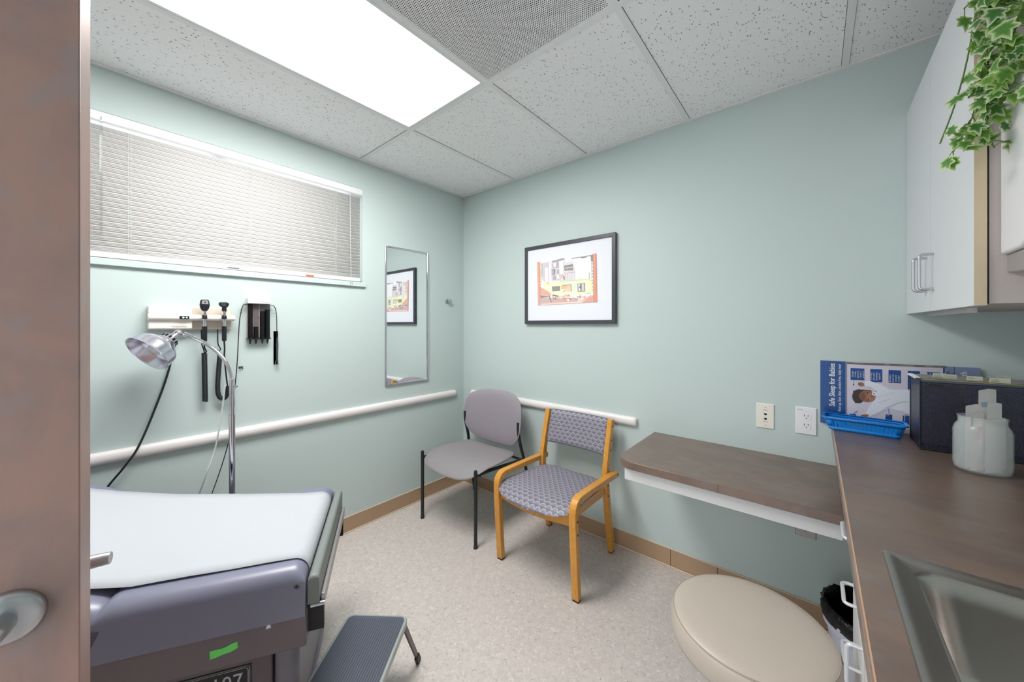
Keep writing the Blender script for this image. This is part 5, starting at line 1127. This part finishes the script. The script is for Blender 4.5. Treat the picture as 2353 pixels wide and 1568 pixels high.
for y, sgn in ((-1.552, -1), (-1.440, 1)):
    Mesh().tube(bez([(0.003, y-sgn*0.004, 1.45), (0.02, y+sgn*0.012, 1.452), (0.028, y+sgn*0.022, 1.43), (0.02, y+sgn*0.02, 1.408), (0.002, y+sgn*0.012, 1.41)], 6), 0.002, 6).build('clear_hook', 'clear_plastic', sd, smooth=50)
pc = thing('probe_cord', 'thin black probe cord hanging from the left clear hook of the specula dispenser', 'cord', (0.02, -1.58, 0.9))
Mesh().tube(bez([(0.018, -1.549, 1.452), (0.024, -1.566, 1.445), (0.026, -1.580, 1.38), (0.026, -1.586, 1.28), (0.026, -1.592, 1.14), (0.028, -1.604, 0.99)], 8), 0.0022, 6).tube(bez([(0.034, -1.613, 0.885), (0.034, -1.618, 0.80), (0.036, -1.652, 0.654), (0.014, -1.692, 0.50), (0.010, -1.74, 0.36)], 8), 0.0022, 6).build('cable', 'black_rubber', pc, smooth=50)
Mesh().lathe([(0.0025, 0.995), (0.0065, 0.975), (0.0075, 0.94), (0.0055, 0.90), (0.0025, 0.882)], (0.031, -1.609, 0), 12).build('connector', 'black_plastic', pc, smooth=50)
pb = thing('temperature_probe', 'black probe on a short cord hanging from the right clear hook of the dispenser', 'probe', (0.02, -1.41, 1.13))
Mesh().tube(bez([(0.018, -1.438, 1.452), (0.024, -1.424, 1.446), (0.024, -1.413, 1.40), (0.022, -1.411, 1.27)], 8), 0.002, 6).build('cable', 'black_rubber', pb, smooth=50)
Mesh().lathe([(0.002, 1.275), (0.005, 1.262), (0.0062, 1.235), (0.0050, 1.20), (0.0042, 1.142), (0.0, 1.140)], (0.022, -1.409, 0), 12).build('probe_body', 'damper_metal', pb, smooth=50)
BX('backplate', (0.0, -1.421, 1.122), (0.003, -1.398, 1.31), 'clear_plastic', pb, bevel=0.001)
Mesh().lathe([(0.009, 1.125), (0.009, 1.145), (0.0075, 1.145), (0.0075, 1.127), (0, 1.127)], (0.020, -1.409, 0), 14).build('clear_cup', 'clear_plastic', pb, smooth=50)
cl = thing('cable_clip', 'small clear plastic clip on the left wall right of the coiled cords', 'clip', (0.0, -1.572, 1.118))
BX('clip_base', (0.0, -1.580, 1.112), (0.006, -1.560, 1.126), 'clear_plastic', cl, bevel=0.002); Mesh().tube(bez([(0.006, -1.578, 1.12), (0.018, -1.572, 1.124), (0.006, -1.563, 1.12)], 5), 0.002, 6).build('clip_loop', 'clear_plastic', cl, smooth=50)

# ================================================================ GOOSENECK LAMP
lx, ly = 0.306, -1.672
gl = thing('gooseneck_lamp', 'polished gooseneck floor lamp with bell-shaped aluminium shade behind the exam table', 'lamp', (lx, ly, 0))
def C(lat, dep, z): p = CAM+r_*lat+d_*dep; return Vector((p.x, p.y, z))
def CP(px, py, dep): return C((px-1176.5)/825.7*dep, dep, CAM.z-(py-748)/825.7*dep)
Mesh().lathe([(0.0122, 0.05), (0.0122, 0.938)], (lx, ly, 0), 20).build('pole', 'chrome', gl, smooth=40)
Mesh().lathe([(0.0095, 0.93), (0.0095, 1.09)], (lx, ly, 0), 20).lathe([(0.0108, 1.03), (0.0108, 1.098), (0.008, 1.102)], (lx, ly, 0), 20).build('upper_pole', 'chrome', gl, smooth=40)
for s in (-1, 1):
    p = Vector((lx, ly, 1.067)); Mesh().tube([p+r_*s*0.008, p+r_*s*0.022], 0.0022, 8).lathe([(0.0045, 0), (0.0045, 0.004), (0, 0.005)], p+r_*s*0.020, 10, tuple(r_*s)).build('set_screw', 'black_metal' if s < 0 else 'brushed_nickel', gl, smooth=40)
dp0 = (Vector((lx, ly, 0))-CAM).dot(d_)
# round cast base, under the table edge
Mesh().lathe([(0.0, 0.0), (0.115, 0.0), (0.12, 0.006), (0.115, 0.014), (0.05, 0.03), (0.016, 0.045), (0.014, 0.07)], (lx, ly, 0), 40).build('base', 'black_metal', gl, smooth=40)
gp = bez([Vector((lx, ly, 1.092)), CP(530, 860, dp0), CP(524, 842, dp0), CP(513, 824, dp0), CP(496, 806, dp0), CP(473, 790, dp0), CP(446, 777, dp0)], 20)
gr = [0.0072+(0.0009 if i % 2 else 0) for i in range(len(gp))]
Mesh().tube(gp, gr, 14).build('gooseneck', 'chrome', gl, smooth=60)
Mesh().tube([CP(450, 779, dp0), CP(436, 772, dp0), CP(424, 768, dp0)], [0.008, 0.0095, 0.010], 14).build('neck_collar', 'chrome', gl, smooth=50)
ax = (r_*-0.22 + Vector((0, 0, -0.60)) + d_*-0.765).normalized(); SS = 0.90; jp = CP(412, 766, dp0)
q_ = Vector((0, 0, 1)).rotation_difference(ax)
Mesh().lathe([(0.0, -0.014), (0.011, -0.012), (0.018, -0.002), (0.019, 0.008), (0.016, 0.014)], jp, 24, ax).build('socket_cap', 'chrome', gl, smooth=50)
sk_ = Mesh().lathe([(0.016, 0.010), (0.0165, 0.030), (0.021, 0.033), (0.0215, 0.036)], jp, 24, ax).build('socket', 'chrome', gl, smooth=40)
sh = Mesh().lathe([(a*SS, b*SS+0.004) for a, b in [(0.020, 0.030), (0.033, 0.036), (0.035, 0.040), (0.036, 0.056), (0.040, 0.062), (0.072, 0.088), (0.082, 0.098), (0.088, 0.110), (0.094, 0.150), (0.098, 0.156), (0.100, 0.157), (0.0975, 0.153), (0.0925, 0.147), (0.0865, 0.111), (0.0805, 0.100), (0.070, 0.0905), (0.038, 0.064), (0.030, 0.050), (0.016, 0.048)]], jp, 48, ax).build('shade', 'aluminium_shade', gl, smooth=35)
for k in range(12):
    a = 2*PI*k/12; e = Vector((math.cos(a), math.sin(a), 0)); c = jp+q_ @ (e*0.0356*SS+Vector((0, 0, 0.0475*SS+0.004))); t_ = q_ @ Vector((-math.sin(a), math.cos(a), 0)); n_ = q_ @ e
    Mesh().prism([c-t_*0.0042-ax*0.006, c+t_*0.0042-ax*0.006, c+t_*0.0042+ax*0.006, c-t_*0.0042+ax*0.006], tuple(n_*0.0008)).build('vent_slot', 'dark_hole', sh)
Mesh().lathe([(0.012, 0.040), (0.014, 0.06), (0.028, 0.085), (0.030, 0.10), (0.024, 0.118), (0.0, 0.126)], jp, 24, ax).build('bulb', 'white_plastic', gl, smooth=60)
Mesh().tube(bez([Vector((lx, ly, 1.067))-r_*0.022, Vector((lx, ly, 1.062))-r_*0.032, CP(513, 925, dp0), CP(508, 960, dp0), CP(501, 1000, dp0), CP(492, 1040, dp0), CP(476, 1085, dp0-0.02), CP(458, 1134, dp0-0.02), CP(440, 1180, dp0-0.02)], 8), 0.0034, 8).build('power_cord', 'white_cable', gl, smooth=50)

# ================================================================ ON THE COUNTER
po = thing('poster', 'blue and lavender infant safe-sleep poster standing sideways against the back wall', 'poster', (2.55, -0.008, 0.914))
px0, px1, pz0, pz1 = 2.332, 2.771, 0.9145, 1.188; py = -0.012
BX('sheet', (px0, py, pz0), (px1, py+0.003, pz1), 'poster_lavender', po)
BX('title_band', (px0, py-0.0002, pz0), (px0+0.082, py, pz1), 'poster_blue', po); BX('band_line', (px0+0.0835, py-0.0002, pz0), (px0+0.086, py, pz1), 'poster_grey', po)
BX('footer_band', (px0+0.355, py-0.0002, pz0), (px1, py, pz1), 'poster_slate', po); BX('footer_line', (px0+0.378, py-0.0003, pz0), (px0+0.3795, py-0.0002, pz1), 'poster_ink', po)
BX('footer_line', (px0+0.351, py-0.0003, pz0), (px0+0.355, py-0.0002, pz1), 'poster_blue', po)
for x in (px0+0.078, ): BX('band_line', (px0+0.0825, py-0.0003, pz0), (px0+0.0832, py-0.0002, pz1), 'white_plastic', po)
print_art('print', POSTER_ART, py-0.0003, po, 0.00003)
U_, V_ = (0, 0, 1), (-1, 0, 0); ty = py-0.0016
text('Safe Sleep for Babies', 0.0258, (px0+0.047, ty, 1.178), U_, V_, 'white_plastic', po, 'title', bold=0.0004, align='RIGHT', xs=0.86)
text('Face up, face clear, smoke-free, baby near', 0.0150, (px0+0.067, ty, 1.176), U_, V_, 'white_plastic', po, 'subtitle', align='RIGHT', xs=0.80)
for bxs, zc, lines in (((2.429, 2.471), 1.1375, 'Baby sleeps\nin a safety-\napproved crib,\nbassinet or\nportable crib'), ((2.484, 2.520), 1.133, 'At 3-4 weeks,\noffer a pacifier\nif breastfeeding\nis going well'), ((2.538, 2.573), 1.130, 'Baby sleeps in\nthe same room\nas the parent\nor caregiver')):
    nl = lines.count('\n')+1; sz = 0.0074
    text(lines, sz, (bxs[0]+0.0085, ty, zc), U_, V_, 'white_plastic', po, 'caption', align='CENTER', space=1.08, xs=0.72)
for x, zc, s_ in ((2.440, 0.988, 'No soft\nbedding'), (2.533, 0.982, 'sleeps on\nback'), (2.578, 0.975, 'Face\nuncovered'), (2.595, 1.148, 'for\nbaby'), (2.645, 1.155, 'bed\nonly')):
    text(s_, 0.0074, (x, ty, zc), U_, V_, 'white_plastic', po, 'caption', align='CENTER', space=1.08, xs=0.72)
text('ION\nCY', 0.0125, (px0+0.367, ty, 1.150), U_, V_, 'poster_ink', po, 'footer_text', xs=0.9)
text('Health', 0.024, (px0+0.408, ty, 1.172), U_, V_, 'label_white', po, 'footer_text', align='RIGHT', xs=0.9)
# blue basket
bk = thing('plastic_basket', 'bright blue slotted plastic basket on the counter in front of the poster', 'basket', (2.46, -0.10, CZ))
BC = Vector((2.460, -0.098, 0)); be = Vector((0.998, -0.055, 0)).normalized(); bn = Vector((-be.y, be.x, 0))
def K(a, b, z): p = BC+be*a+bn*b; return (p.x, p.y, z)
def lvl(ha, hb, z, r): return [K(a, b, z) for a, b in rrect(-ha, -hb, ha, hb, r, 5)]
H0, H1 = CZ+0.002, CZ+0.054
m = Mesh()
outer = [lvl(0.098, 0.026, H0, 0.012), lvl(0.101, 0.029, H0+0.003, 0.014), lvl(0.114, 0.041, H1-0.004, 0.018), lvl(0.121, 0.048, H1-0.003, 0.02), lvl(0.121, 0.048, H1, 0.02), lvl(0.1125, 0.0395, H1, 0.018)]
n = len(outer[0])
# slotted walls : straight side panels made of posts between two bands
def ringm(m, rs, closed_bottom=False):
    b = len(m.v)
    for r in rs: m.v += r
    for i in range(len(rs)-1):
        for k in range(n): m.f.append((b+i*n+k, b+i*n+(k+1) % n, b+(i+1)*n+(k+1) % n, b+(i+1)*n+k))
    if closed_bottom: m.f.append(tuple(b+k for k in range(n)))
def mixr(t): return lvl(0.101+0.013*t, 0.029+0.012*t, H0+0.003+(H1-0.007-H0)*t, 0.014+0.004*t)
m = Mesh(); ringm(m, [outer[0], outer[1], mixr(0.22)], True); ringm(m, [mixr(0.82), outer[2], outer[3], outer[4], outer[5]])
o = m.build('body', 'basket_blue', bk, smooth=50); md = o.modifiers.new('t', 'SOLIDIFY'); md.thickness = 0.0018; md.offset = 1
lo, hi = mixr(0.22), mixr(0.82)
# end walls and corners solid
m = Mesh()
for k in range(n):
    k2 = (k+1) % n; pa = Vector(lo[k]); pb_ = Vector(lo[k2]); e_ = (pb_-pa)
    long_side = e_.length > 0.1
    if not long_side: m.add([lo[k], lo[k2], hi[k2], hi[k]], [(0, 1, 2, 3)])
o = m.build('end_wall', 'basket_blue', bk, smooth=50); md = o.modifiers.new('t', 'SOLIDIFY'); md.thickness = 0.0018; md.offset = 1
for k in range(n):
    k2 = (k+1) % n
    if (Vector(lo[k2])-Vector(lo[k])).length > 0.1:
        NPS = 16
        for i in range(NPS+1):
            t0_, t1_ = (i-0.34)/NPS, (i+0.34)/NPS; t0_, t1_ = max(0, t0_), min(1, t1_)
            a0, a1 = Vector(lo[k]).lerp(Vector(lo[k2]), t0_), Vector(lo[k]).lerp(Vector(lo[k2]), t1_); b0_, b1_ = Vector(hi[k]).lerp(Vector(hi[k2]), t0_), Vector(hi[k]).lerp(Vector(hi[k2]), t1_)
            o = Mesh().add([a0, a1, b1_, b0_], [(0, 1, 2, 3)]).build('wall_bar', 'basket_blue', bk); md = o.modifiers.new('t', 'SOLIDIFY'); md.thickness = 0.0018; md.offset = 0
# mesh file holder
fh = thing('file_holder', 'black wire-mesh desktop file box full of hanging folders on the counter', 'file box', (2.76, -0.15, CZ))
fx0, fx1, fy0, fy1, fz0, fz1 = 2.592, 2.925, -0.238, -0.072, CZ, 1.155
for nm, a, b in (('mesh_side', (fx0, fy0, fz0+0.004), (fx1, fy0+0.0006, fz1-0.004)), ('mesh_side', (fx0, fy1-0.0006, fz0+0.004), (fx1, fy1, fz1-0.004)), ('mesh_end', (fx0, fy0, fz0+0.004), (fx0+0.0006, fy1, fz1-0.004)), ('mesh_end', (fx1-0.0006, fy0, fz0+0.004), (fx1, fy1, fz1-0.004)), ('mesh_base', (fx0, fy0, fz0+0.004), (fx1, fy1, fz0+0.0046))): BX(nm, a, b, 'mesh', fh)
for z, r in ((fz1-0.004, 0.0042), (fz0+0.004, 0.0036)):
    Mesh().tube([(fx0, fy0, z), (fx1, fy0, z), (fx1, fy1, z), (fx0, fy1, z)], r, 8, closed=True).build('rim_wire', 'black_metal', fh, smooth=60)
for x in (fx0, fx1):
    for y in (fy0, fy1): Mesh().tube([(x, y, fz0+0.003), (x, y, fz1-0.003)], 0.0022, 6).build('corner_wire', 'black_metal', fh, smooth=60)
BX('name_tag', (fx0+0.020, fy0-0.0022, fz1-0.020), (fx0+0.052, fy0-0.0006, fz1-0.014), 'black_plastic', fh)
BX('rim_cap', (fx0+0.001, fy0-0.006, fz1-0.007), (fx1, fy0+0.004, fz1+0.001), 'folder_slate', fh, bevel=0.002)
fc = ['folder_yellow', 'folder_slate', 'folder_green', 'folder_blue', 'folder_blue', 'folder_green', 'folder_slate']
lb = ['yellow hanging folder, nearest the front of the mesh box', 'slate hanging folder just behind the yellow one', 'grey-green hanging folder third from the front', 'blue hanging folder in the middle of the mesh box', 'second blue hanging folder, behind the middle one', 'grey-green hanging folder near the wall', 'slate hanging folder nearest the wall in the mesh box']
tabs = [(2.742, 2.785, 'For Baby\nand Mom'), (2.700, 2.735, 'Feeding'), (2.652, 2.684, 'Back to sleep'), (2.632, 2.664, 'Growth\nYear 1'), None, (2.78, 2.81, 'Forms'), None]
for k in range(7):
    y = fy0+0.020+0.0205*k; f = thing('hanging_folder', lb[k], 'folder', (2.76, y, 0.93), 'hanging folders in the mesh file box')
    Mesh().prism([(fx0+0.008, y-0.0025, fz1+0.001), (fx0+0.008, y+0.0025, fz1+0.001), (fx0+0.008, y+0.0006, fz0+0.02), (fx0+0.008, y-0.0006, fz0+0.02)], (fx1-fx0-0.016, 0, 0)).build('folder_body', fc[k], f)
    Mesh().tube([(fx0+0.001, y, fz1+0.004), (fx1-0.004, y, fz1+0.004)], 0.0018, 6).build('hanger_rod', 'steel_plate', f, smooth=40)
    Mesh().tube([(fx0-0.010, y, fz1+0.001), (fx0-0.008, y, fz1+0.005), (fx0+0.002, y, fz1+0.005)], 0.0022, 6).build('hook_tip', 'white_plastic', f, smooth=40)
    if tabs[k]:
        a, b, s_ = tabs[k]; tb = Mesh().prism([(a, y-0.002, fz1+0.003), (b, y-0.002, fz1+0.003), (b-0.001, y-0.006, fz1+0.0185), (a+0.001, y-0.006, fz1+0.0185)], (0, 0.0008, 0)).build('tab', 'tab_clear', f)
        text(s_, 0.0048, (a+0.004, y-0.0068, fz1+0.0115), (1, 0, 0), (0, 0, 1), 'ink_grey', tb, 'handwriting', xs=0.9)
# jar of wrapped supplies
jr = thing('glass_jar', 'wide glass jar stuffed with wrapped supplies on the counter', 'jar', (2.688, -0.405, CZ))
jc = (2.688, -0.405, 0)
Mesh().lathe([(0.0, CZ+0.001), (0.046, CZ+0.001), (0.053, CZ+0.006), (0.0555, CZ+0.02), (0.0555, CZ+0.118), (0.052, CZ+0.132), (0.046, CZ+0.142), (0.046, CZ+0.156), (0.048, CZ+0.160), (0.045, CZ+0.161), (0.044, CZ+0.142), (0.050, CZ+0.131), (0.0535, CZ+0.118), (0.0535, CZ+0.02), (0.050, CZ+0.008), (0.0, CZ+0.006)], jc, 48).build('jar_body', 'jar_glass', jr, smooth=50)
random.seed(5)
pk = [(-0.032, -0.012, 0.036, 0.165, 4, 'packet_white', 'white wrapped packet with red stripe at the left of the jar'), (0.012, -0.004, 0.050, 0.232, -4, 'packet_white', 'tallest white wrapped packet standing out of the glass jar'),
 (-0.006, -0.030, 0.050, 0.150, 3, 'packet_white', 'short white wrapped packet at the front of the glass jar'), (0.026, 0.012, 0.040, 0.205, -3, 'packet_tan', 'tan bandage packet at the right of the glass jar'), (-0.016, 0.008, 0.050, 0.185, 5, 'packet_white', 'broad white packet in the middle of the glass jar'),
 (-0.004, 0.028, 0.055, 0.150, 0, 'packet_blue', 'pale blue packet at the rear of the glass jar'), (0.032, -0.016, 0.030, 0.150, -4, 'packet_white', 'narrow white packet at the right front of the jar'), (0.010, -0.018, 0.040, 0.195, 2, 'packet_white', 'slim white packet standing in front of the highest one in the jar')]
for ox, oy, w_, h_, tl_, mt_, lb_ in pk:
    c, s = math.cos(YAW), math.sin(YAW); cx_, cy_ = jc[0]+ox*c-oy*s, jc[1]+ox*s+oy*c; t_ = math.radians(tl_)
    def W2(a, b, z): return (cx_+(a*math.cos(t_)+z*0.5*math.sin(t_)*0.3)*c-b*s, cy_+(a*math.cos(t_))*s+b*c, CZ+0.008+z)
    p_ = thing('wrapped_packet', lb_, 'packet', (cx_, cy_, CZ+0.008), 'wrapped packets in the glass jar')
    hw = w_/2; Mesh().prism([W2(-hw, 0, 0), W2(hw, 0, 0), W2(hw, 0, h_), W2(hw*0.2, 0, h_+0.003), W2(-hw, 0, h_-0.002)], (-0.003*s*-1, -0.003*c*-1, 0)).build('wrapper', mt_, p_, bevel=0.001)
    if 'red' in lb_: Mesh().prism([W2(0.000, -0.0012, h_-0.075), W2(0.012, -0.0012, h_-0.075), W2(0.014, -0.0012, h_-0.038), W2(0.003, -0.0012, h_-0.038)], (0.0004*s, 0.0004*-c, 0)).build('red_stripe', 'packet_red', p_)
    if 'tallest' in lb_: Mesh().prism([W2(-0.018, -0.0012, h_-0.05), W2(-0.002, -0.0012, h_-0.05), W2(-0.002, -0.0012, h_-0.036), W2(-0.018, -0.0012, h_-0.036)], (0.0004*s, 0.0004*-c, 0)).build('blue_print', 'packet_blue', p_)
# ================================================================ WASTE BIN
wb = thing('waste_bin', 'pale grey waste bin lined with a black bag under the countertop', 'waste bin', (2.48, -0.235, 0))
bc = (2.487, -0.235, 0)
Mesh().lathe([(0.0, 0.0), (0.108, 0.0), (0.112, 0.006), (0.140, 0.205), (0.147, 0.21), (0.150, 0.262), (0.144, 0.268), (0.138, 0.205), (0.108, 0.008), (0, 0.006)], bc, 40).build('bin_body', 'bin_plastic', wb, smooth=40)
Mesh().lathe([(0.1485, 0.214), (0.1505, 0.214), (0.1525, 0.246), (0.1505, 0.247)], bc, 40, caps=False).build('rim_band', 'bin_plastic', wb, smooth=40)
m = Mesh(); pr = [(0.1515, 0.232), (0.156, 0.245), (0.158, 0.265), (0.154, 0.283), (0.145, 0.290), (0.136, 0.280), (0.131, 0.25), (0.120, 0.15), (0.098, 0.03), (0.0, 0.015)]; nn = 72
for i, (r, z) in enumerate(pr):
    for k in range(nn):
        a = 2*PI*k/nn; j = (0.0035*math.sin(9*a+i)+0.0028*math.sin(23*a+2.1*i)+random.uniform(-0.0012, 0.0012))*(1 if 0 < i < 9 else 0.3)
        m.v.append((bc[0]+(r+j if r else 0)*math.cos(a), bc[1]+(r+j if r else 0)*math.sin(a), z+(j*0.8 if i < 6 else 0)))
for i in range(len(pr)-1):
    for k in range(nn): m.f.append((i*nn+k, i*nn+(k+1) % nn, (i+1)*nn+(k+1) % nn, (i+1)*nn+k))
m.build('bin_liner', 'bag_black', wb, smooth=70)

# ================================================================ HANGING IVY
iv = thing('hanging_ivy', 'variegated green and cream ivy trailing down from the top of the wall cabinet', 'plant', (2.74, -0.66, UZ1))
Mesh().lathe([(0.0, UZ1), (0.055, UZ1), (0.075, UZ1+0.12), (0.080, UZ1+0.12), (0.081, UZ1+0.14), (0.072, UZ1+0.14), (0.068, UZ1+0.115), (0.0, UZ1+0.115)], (2.745, -0.66, 0), 28).build('pot', 'terracotta', iv, smooth=40)
Mesh().lathe([(0.0, UZ1+0.116), (0.069, UZ1+0.118), (0.0, UZ1+0.124)], (2.745, -0.66, 0), 20).build('soil', 'soil', iv)
random.seed(21)
src = Vector((2.74, -0.66, UZ1+0.12))
def leaf_mesh(kind):
    rnd = random.Random(kind); tips = [(0, 1.0), (52, 0.80), (108, 0.62), (160, 0.40)]
    pts = []
    for sgn in (1, -1):
        seq = tips if sgn == 1 else tips[::-1]
        for i, (a, r) in enumerate(seq):
            if sgn == -1 and a == 0: continue
            q = r*rnd.uniform(0.88, 1.1)
            pts.append((sgn*a, q))
            if i < len(seq)-1:
                a2 = seq[i+1][0]; pts.append((sgn*(a+a2)/2, (0.60 if a < 40 else 0.48 if a < 90 else 0.36)*rnd.uniform(0.88, 1.15)))
    # order by angle
    pts = sorted(set(pts)); P = []
    for a, r in pts: P.append((math.sin(math.radians(a))*r*0.85, math.cos(math.radians(a))*r))
    # resample outline for small teeth
    O = []
    for i in range(len(P)):
        p, q = P[i], P[(i+1) % len(P)]; O.append(p); mx_, my_ = (p[0]+q[0])/2, (p[1]+q[1])/2
        O.append((mx_*rnd.uniform(0.98, 1.12), my_*rnd.uniform(0.98, 1.12)))
    def h(x, y): return 0.10*math.sin(y*2.2)-0.22*(x*x+y*y)*0.5 + 0.10*abs(x)*rnd.uniform(0.9, 1.1)
    vs = [(0, 0.1, 0.0)]; e = [0.0]
    for (x, y) in O: vs.append((x*0.55, 0.04+y*0.55, h(x*0.55, y*0.55))); e.append(0.35)
    for (x, y) in O: vs.append((x, y, h(x, y))); e.append(1.0)
    n_ = len(O); fs = []
    for k in range(n_):
        k2 = (k+1) % n_; fs.append((0, 1+k, 1+k2)); fs.append((1+k, 1+n_+k, 1+n_+k2, 1+k2))
    me = bpy.data.meshes.new('leaf'); me.from_pydata(vs, [], fs); ca = me.color_attributes.new('Edge', 'FLOAT_COLOR', 'POINT')
    for i, x in enumerate(e): ca.data[i].color = (x, x, x, 1)
    me.materials.append(mt('leaf'))
    for p in me.polygons: p.use_smooth = True
    return me
LM = [leaf_mesh(k) for k in range(7)]
stems = [
 ([(2300, -90, .80), (2262, -20, .80), (2240, 40, .80), (2229, 105, .80), (2212, 180, .80), (2188, 258, .80), (2160, 330, .80)], 10, 0.0016, 0.3),
 ([(2320, -90, .77), (2285, -10, .775), (2268, 70, .78), (2258, 140, .78), (2250, 205, .78), (2238, 260, .785), (2215, 305, .79), (2190, 350, .79)], 46, 0.0016, 1.0),
 ([(2370, -60, .73), (2345, 30, .73), (2322, 95, .74), (2292, 160, .745), (2262, 190, .75), (2225, 225, .76)], 26, 0.0016, 0.9),
 ([(2300, -60, .79), (2262, 0, .785), (2240, 50, .785), (2252, 110, .785), (2268, 165, .78), (2272, 230, .78), (2262, 300, .78), (2286, 340, .78)], 34, 0.0014, 0.9),
 ([(2390, -40, .70), (2372, 60, .70), (2350, 130, .70), (2330, 190, .705), (2305, 225, .71)], 24, 0.0014, 1.0),
 ([(2350, -80, .75), (2318, -20, .75), (2300, 30, .75), (2282, 80, .755)], 20, 0.0014, 1.0),
 ([(2290, -60, .80), (2240, -5, .80), (2215, 20, .80)], 8, 0.0013, 0.8),
]
def side_twig(p, q): return Mesh().tube(bez([p, (p+q)/2+Vector((0, 0, 0.004)), q], 3), 0.0009, 5)
cv = (CAM-Vector((2.6, -0.88, 1.9))).normalized()
tw = Mesh()
for pts, nl, rad, spread in stems:
    P = [CP(*p) for p in pts]; top = P[0]; mid = Vector((top.x*0.5+src.x*0.5, min(top.y, -0.84)*0.6+src.y*0.4, max(top.z, UZ1+0.16)))
    path = bez([src+Vector((random.uniform(-.02, .02), random.uniform(-.02, .02), 0)), mid]+P, 8)
    Mesh().tube(path, rad, 6).build('stem', 'stem', iv, smooth=60)
    lo_ = [i for i in range(len(path)) if path[i].z < 2.12]
    for k in range(nl):
        i = lo_[min(len(lo_)-1, int((k+random.random())/nl*len(lo_)))]; p = path[i]
        off = r_*random.uniform(-0.030, 0.030)*spread + Vector((0, 0, random.uniform(-0.030, 0.012))) - d_*random.uniform(-0.004, 0.035)
        q = p+off; q.x = min(q.x, 2.70)
        if q.y > -0.815 and q.x > 2.575: q.y = -0.815-random.random()*0.02
        if q.x > 2.585 and q.y > -0.82: q.y = -0.83
        tw.tube(bez([p, (p+q)/2+Vector((0, 0, 0.004)), q], 2), 0.0008, 4)
        me = random.choice(LM); o = bpy.data.objects.new('leaf', me); COL.objects.link(o)
        tip = (off.normalized()*0.8+Vector((0, 0, -0.9))+Vector((random.uniform(-.5, .5), random.uniform(-.5, .5), random.uniform(-.3, .3)))).normalized()
        nz_ = (cv+Vector((random.uniform(-.8, .8), random.uniform(-.8, .8), random.uniform(-.2, 0.9)))).normalized()
        xa_ = tip.cross(nz_).normalized(); nz_ = xa_.cross(tip).normalized(); s_ = random.uniform(0.020, 0.037)
        M4 = Matrix((xa_, tip, nz_)).transposed().to_4x4(); M4.translation = q
        o.parent = iv; o.matrix_parent_inverse = wm(iv).inverted(); o.location = q; o.rotation_euler = M4.to_euler(); o.scale = (s_, s_, s_)
tw.build('leaf_stalks', 'stem', iv)['kind'] = 'stuff'
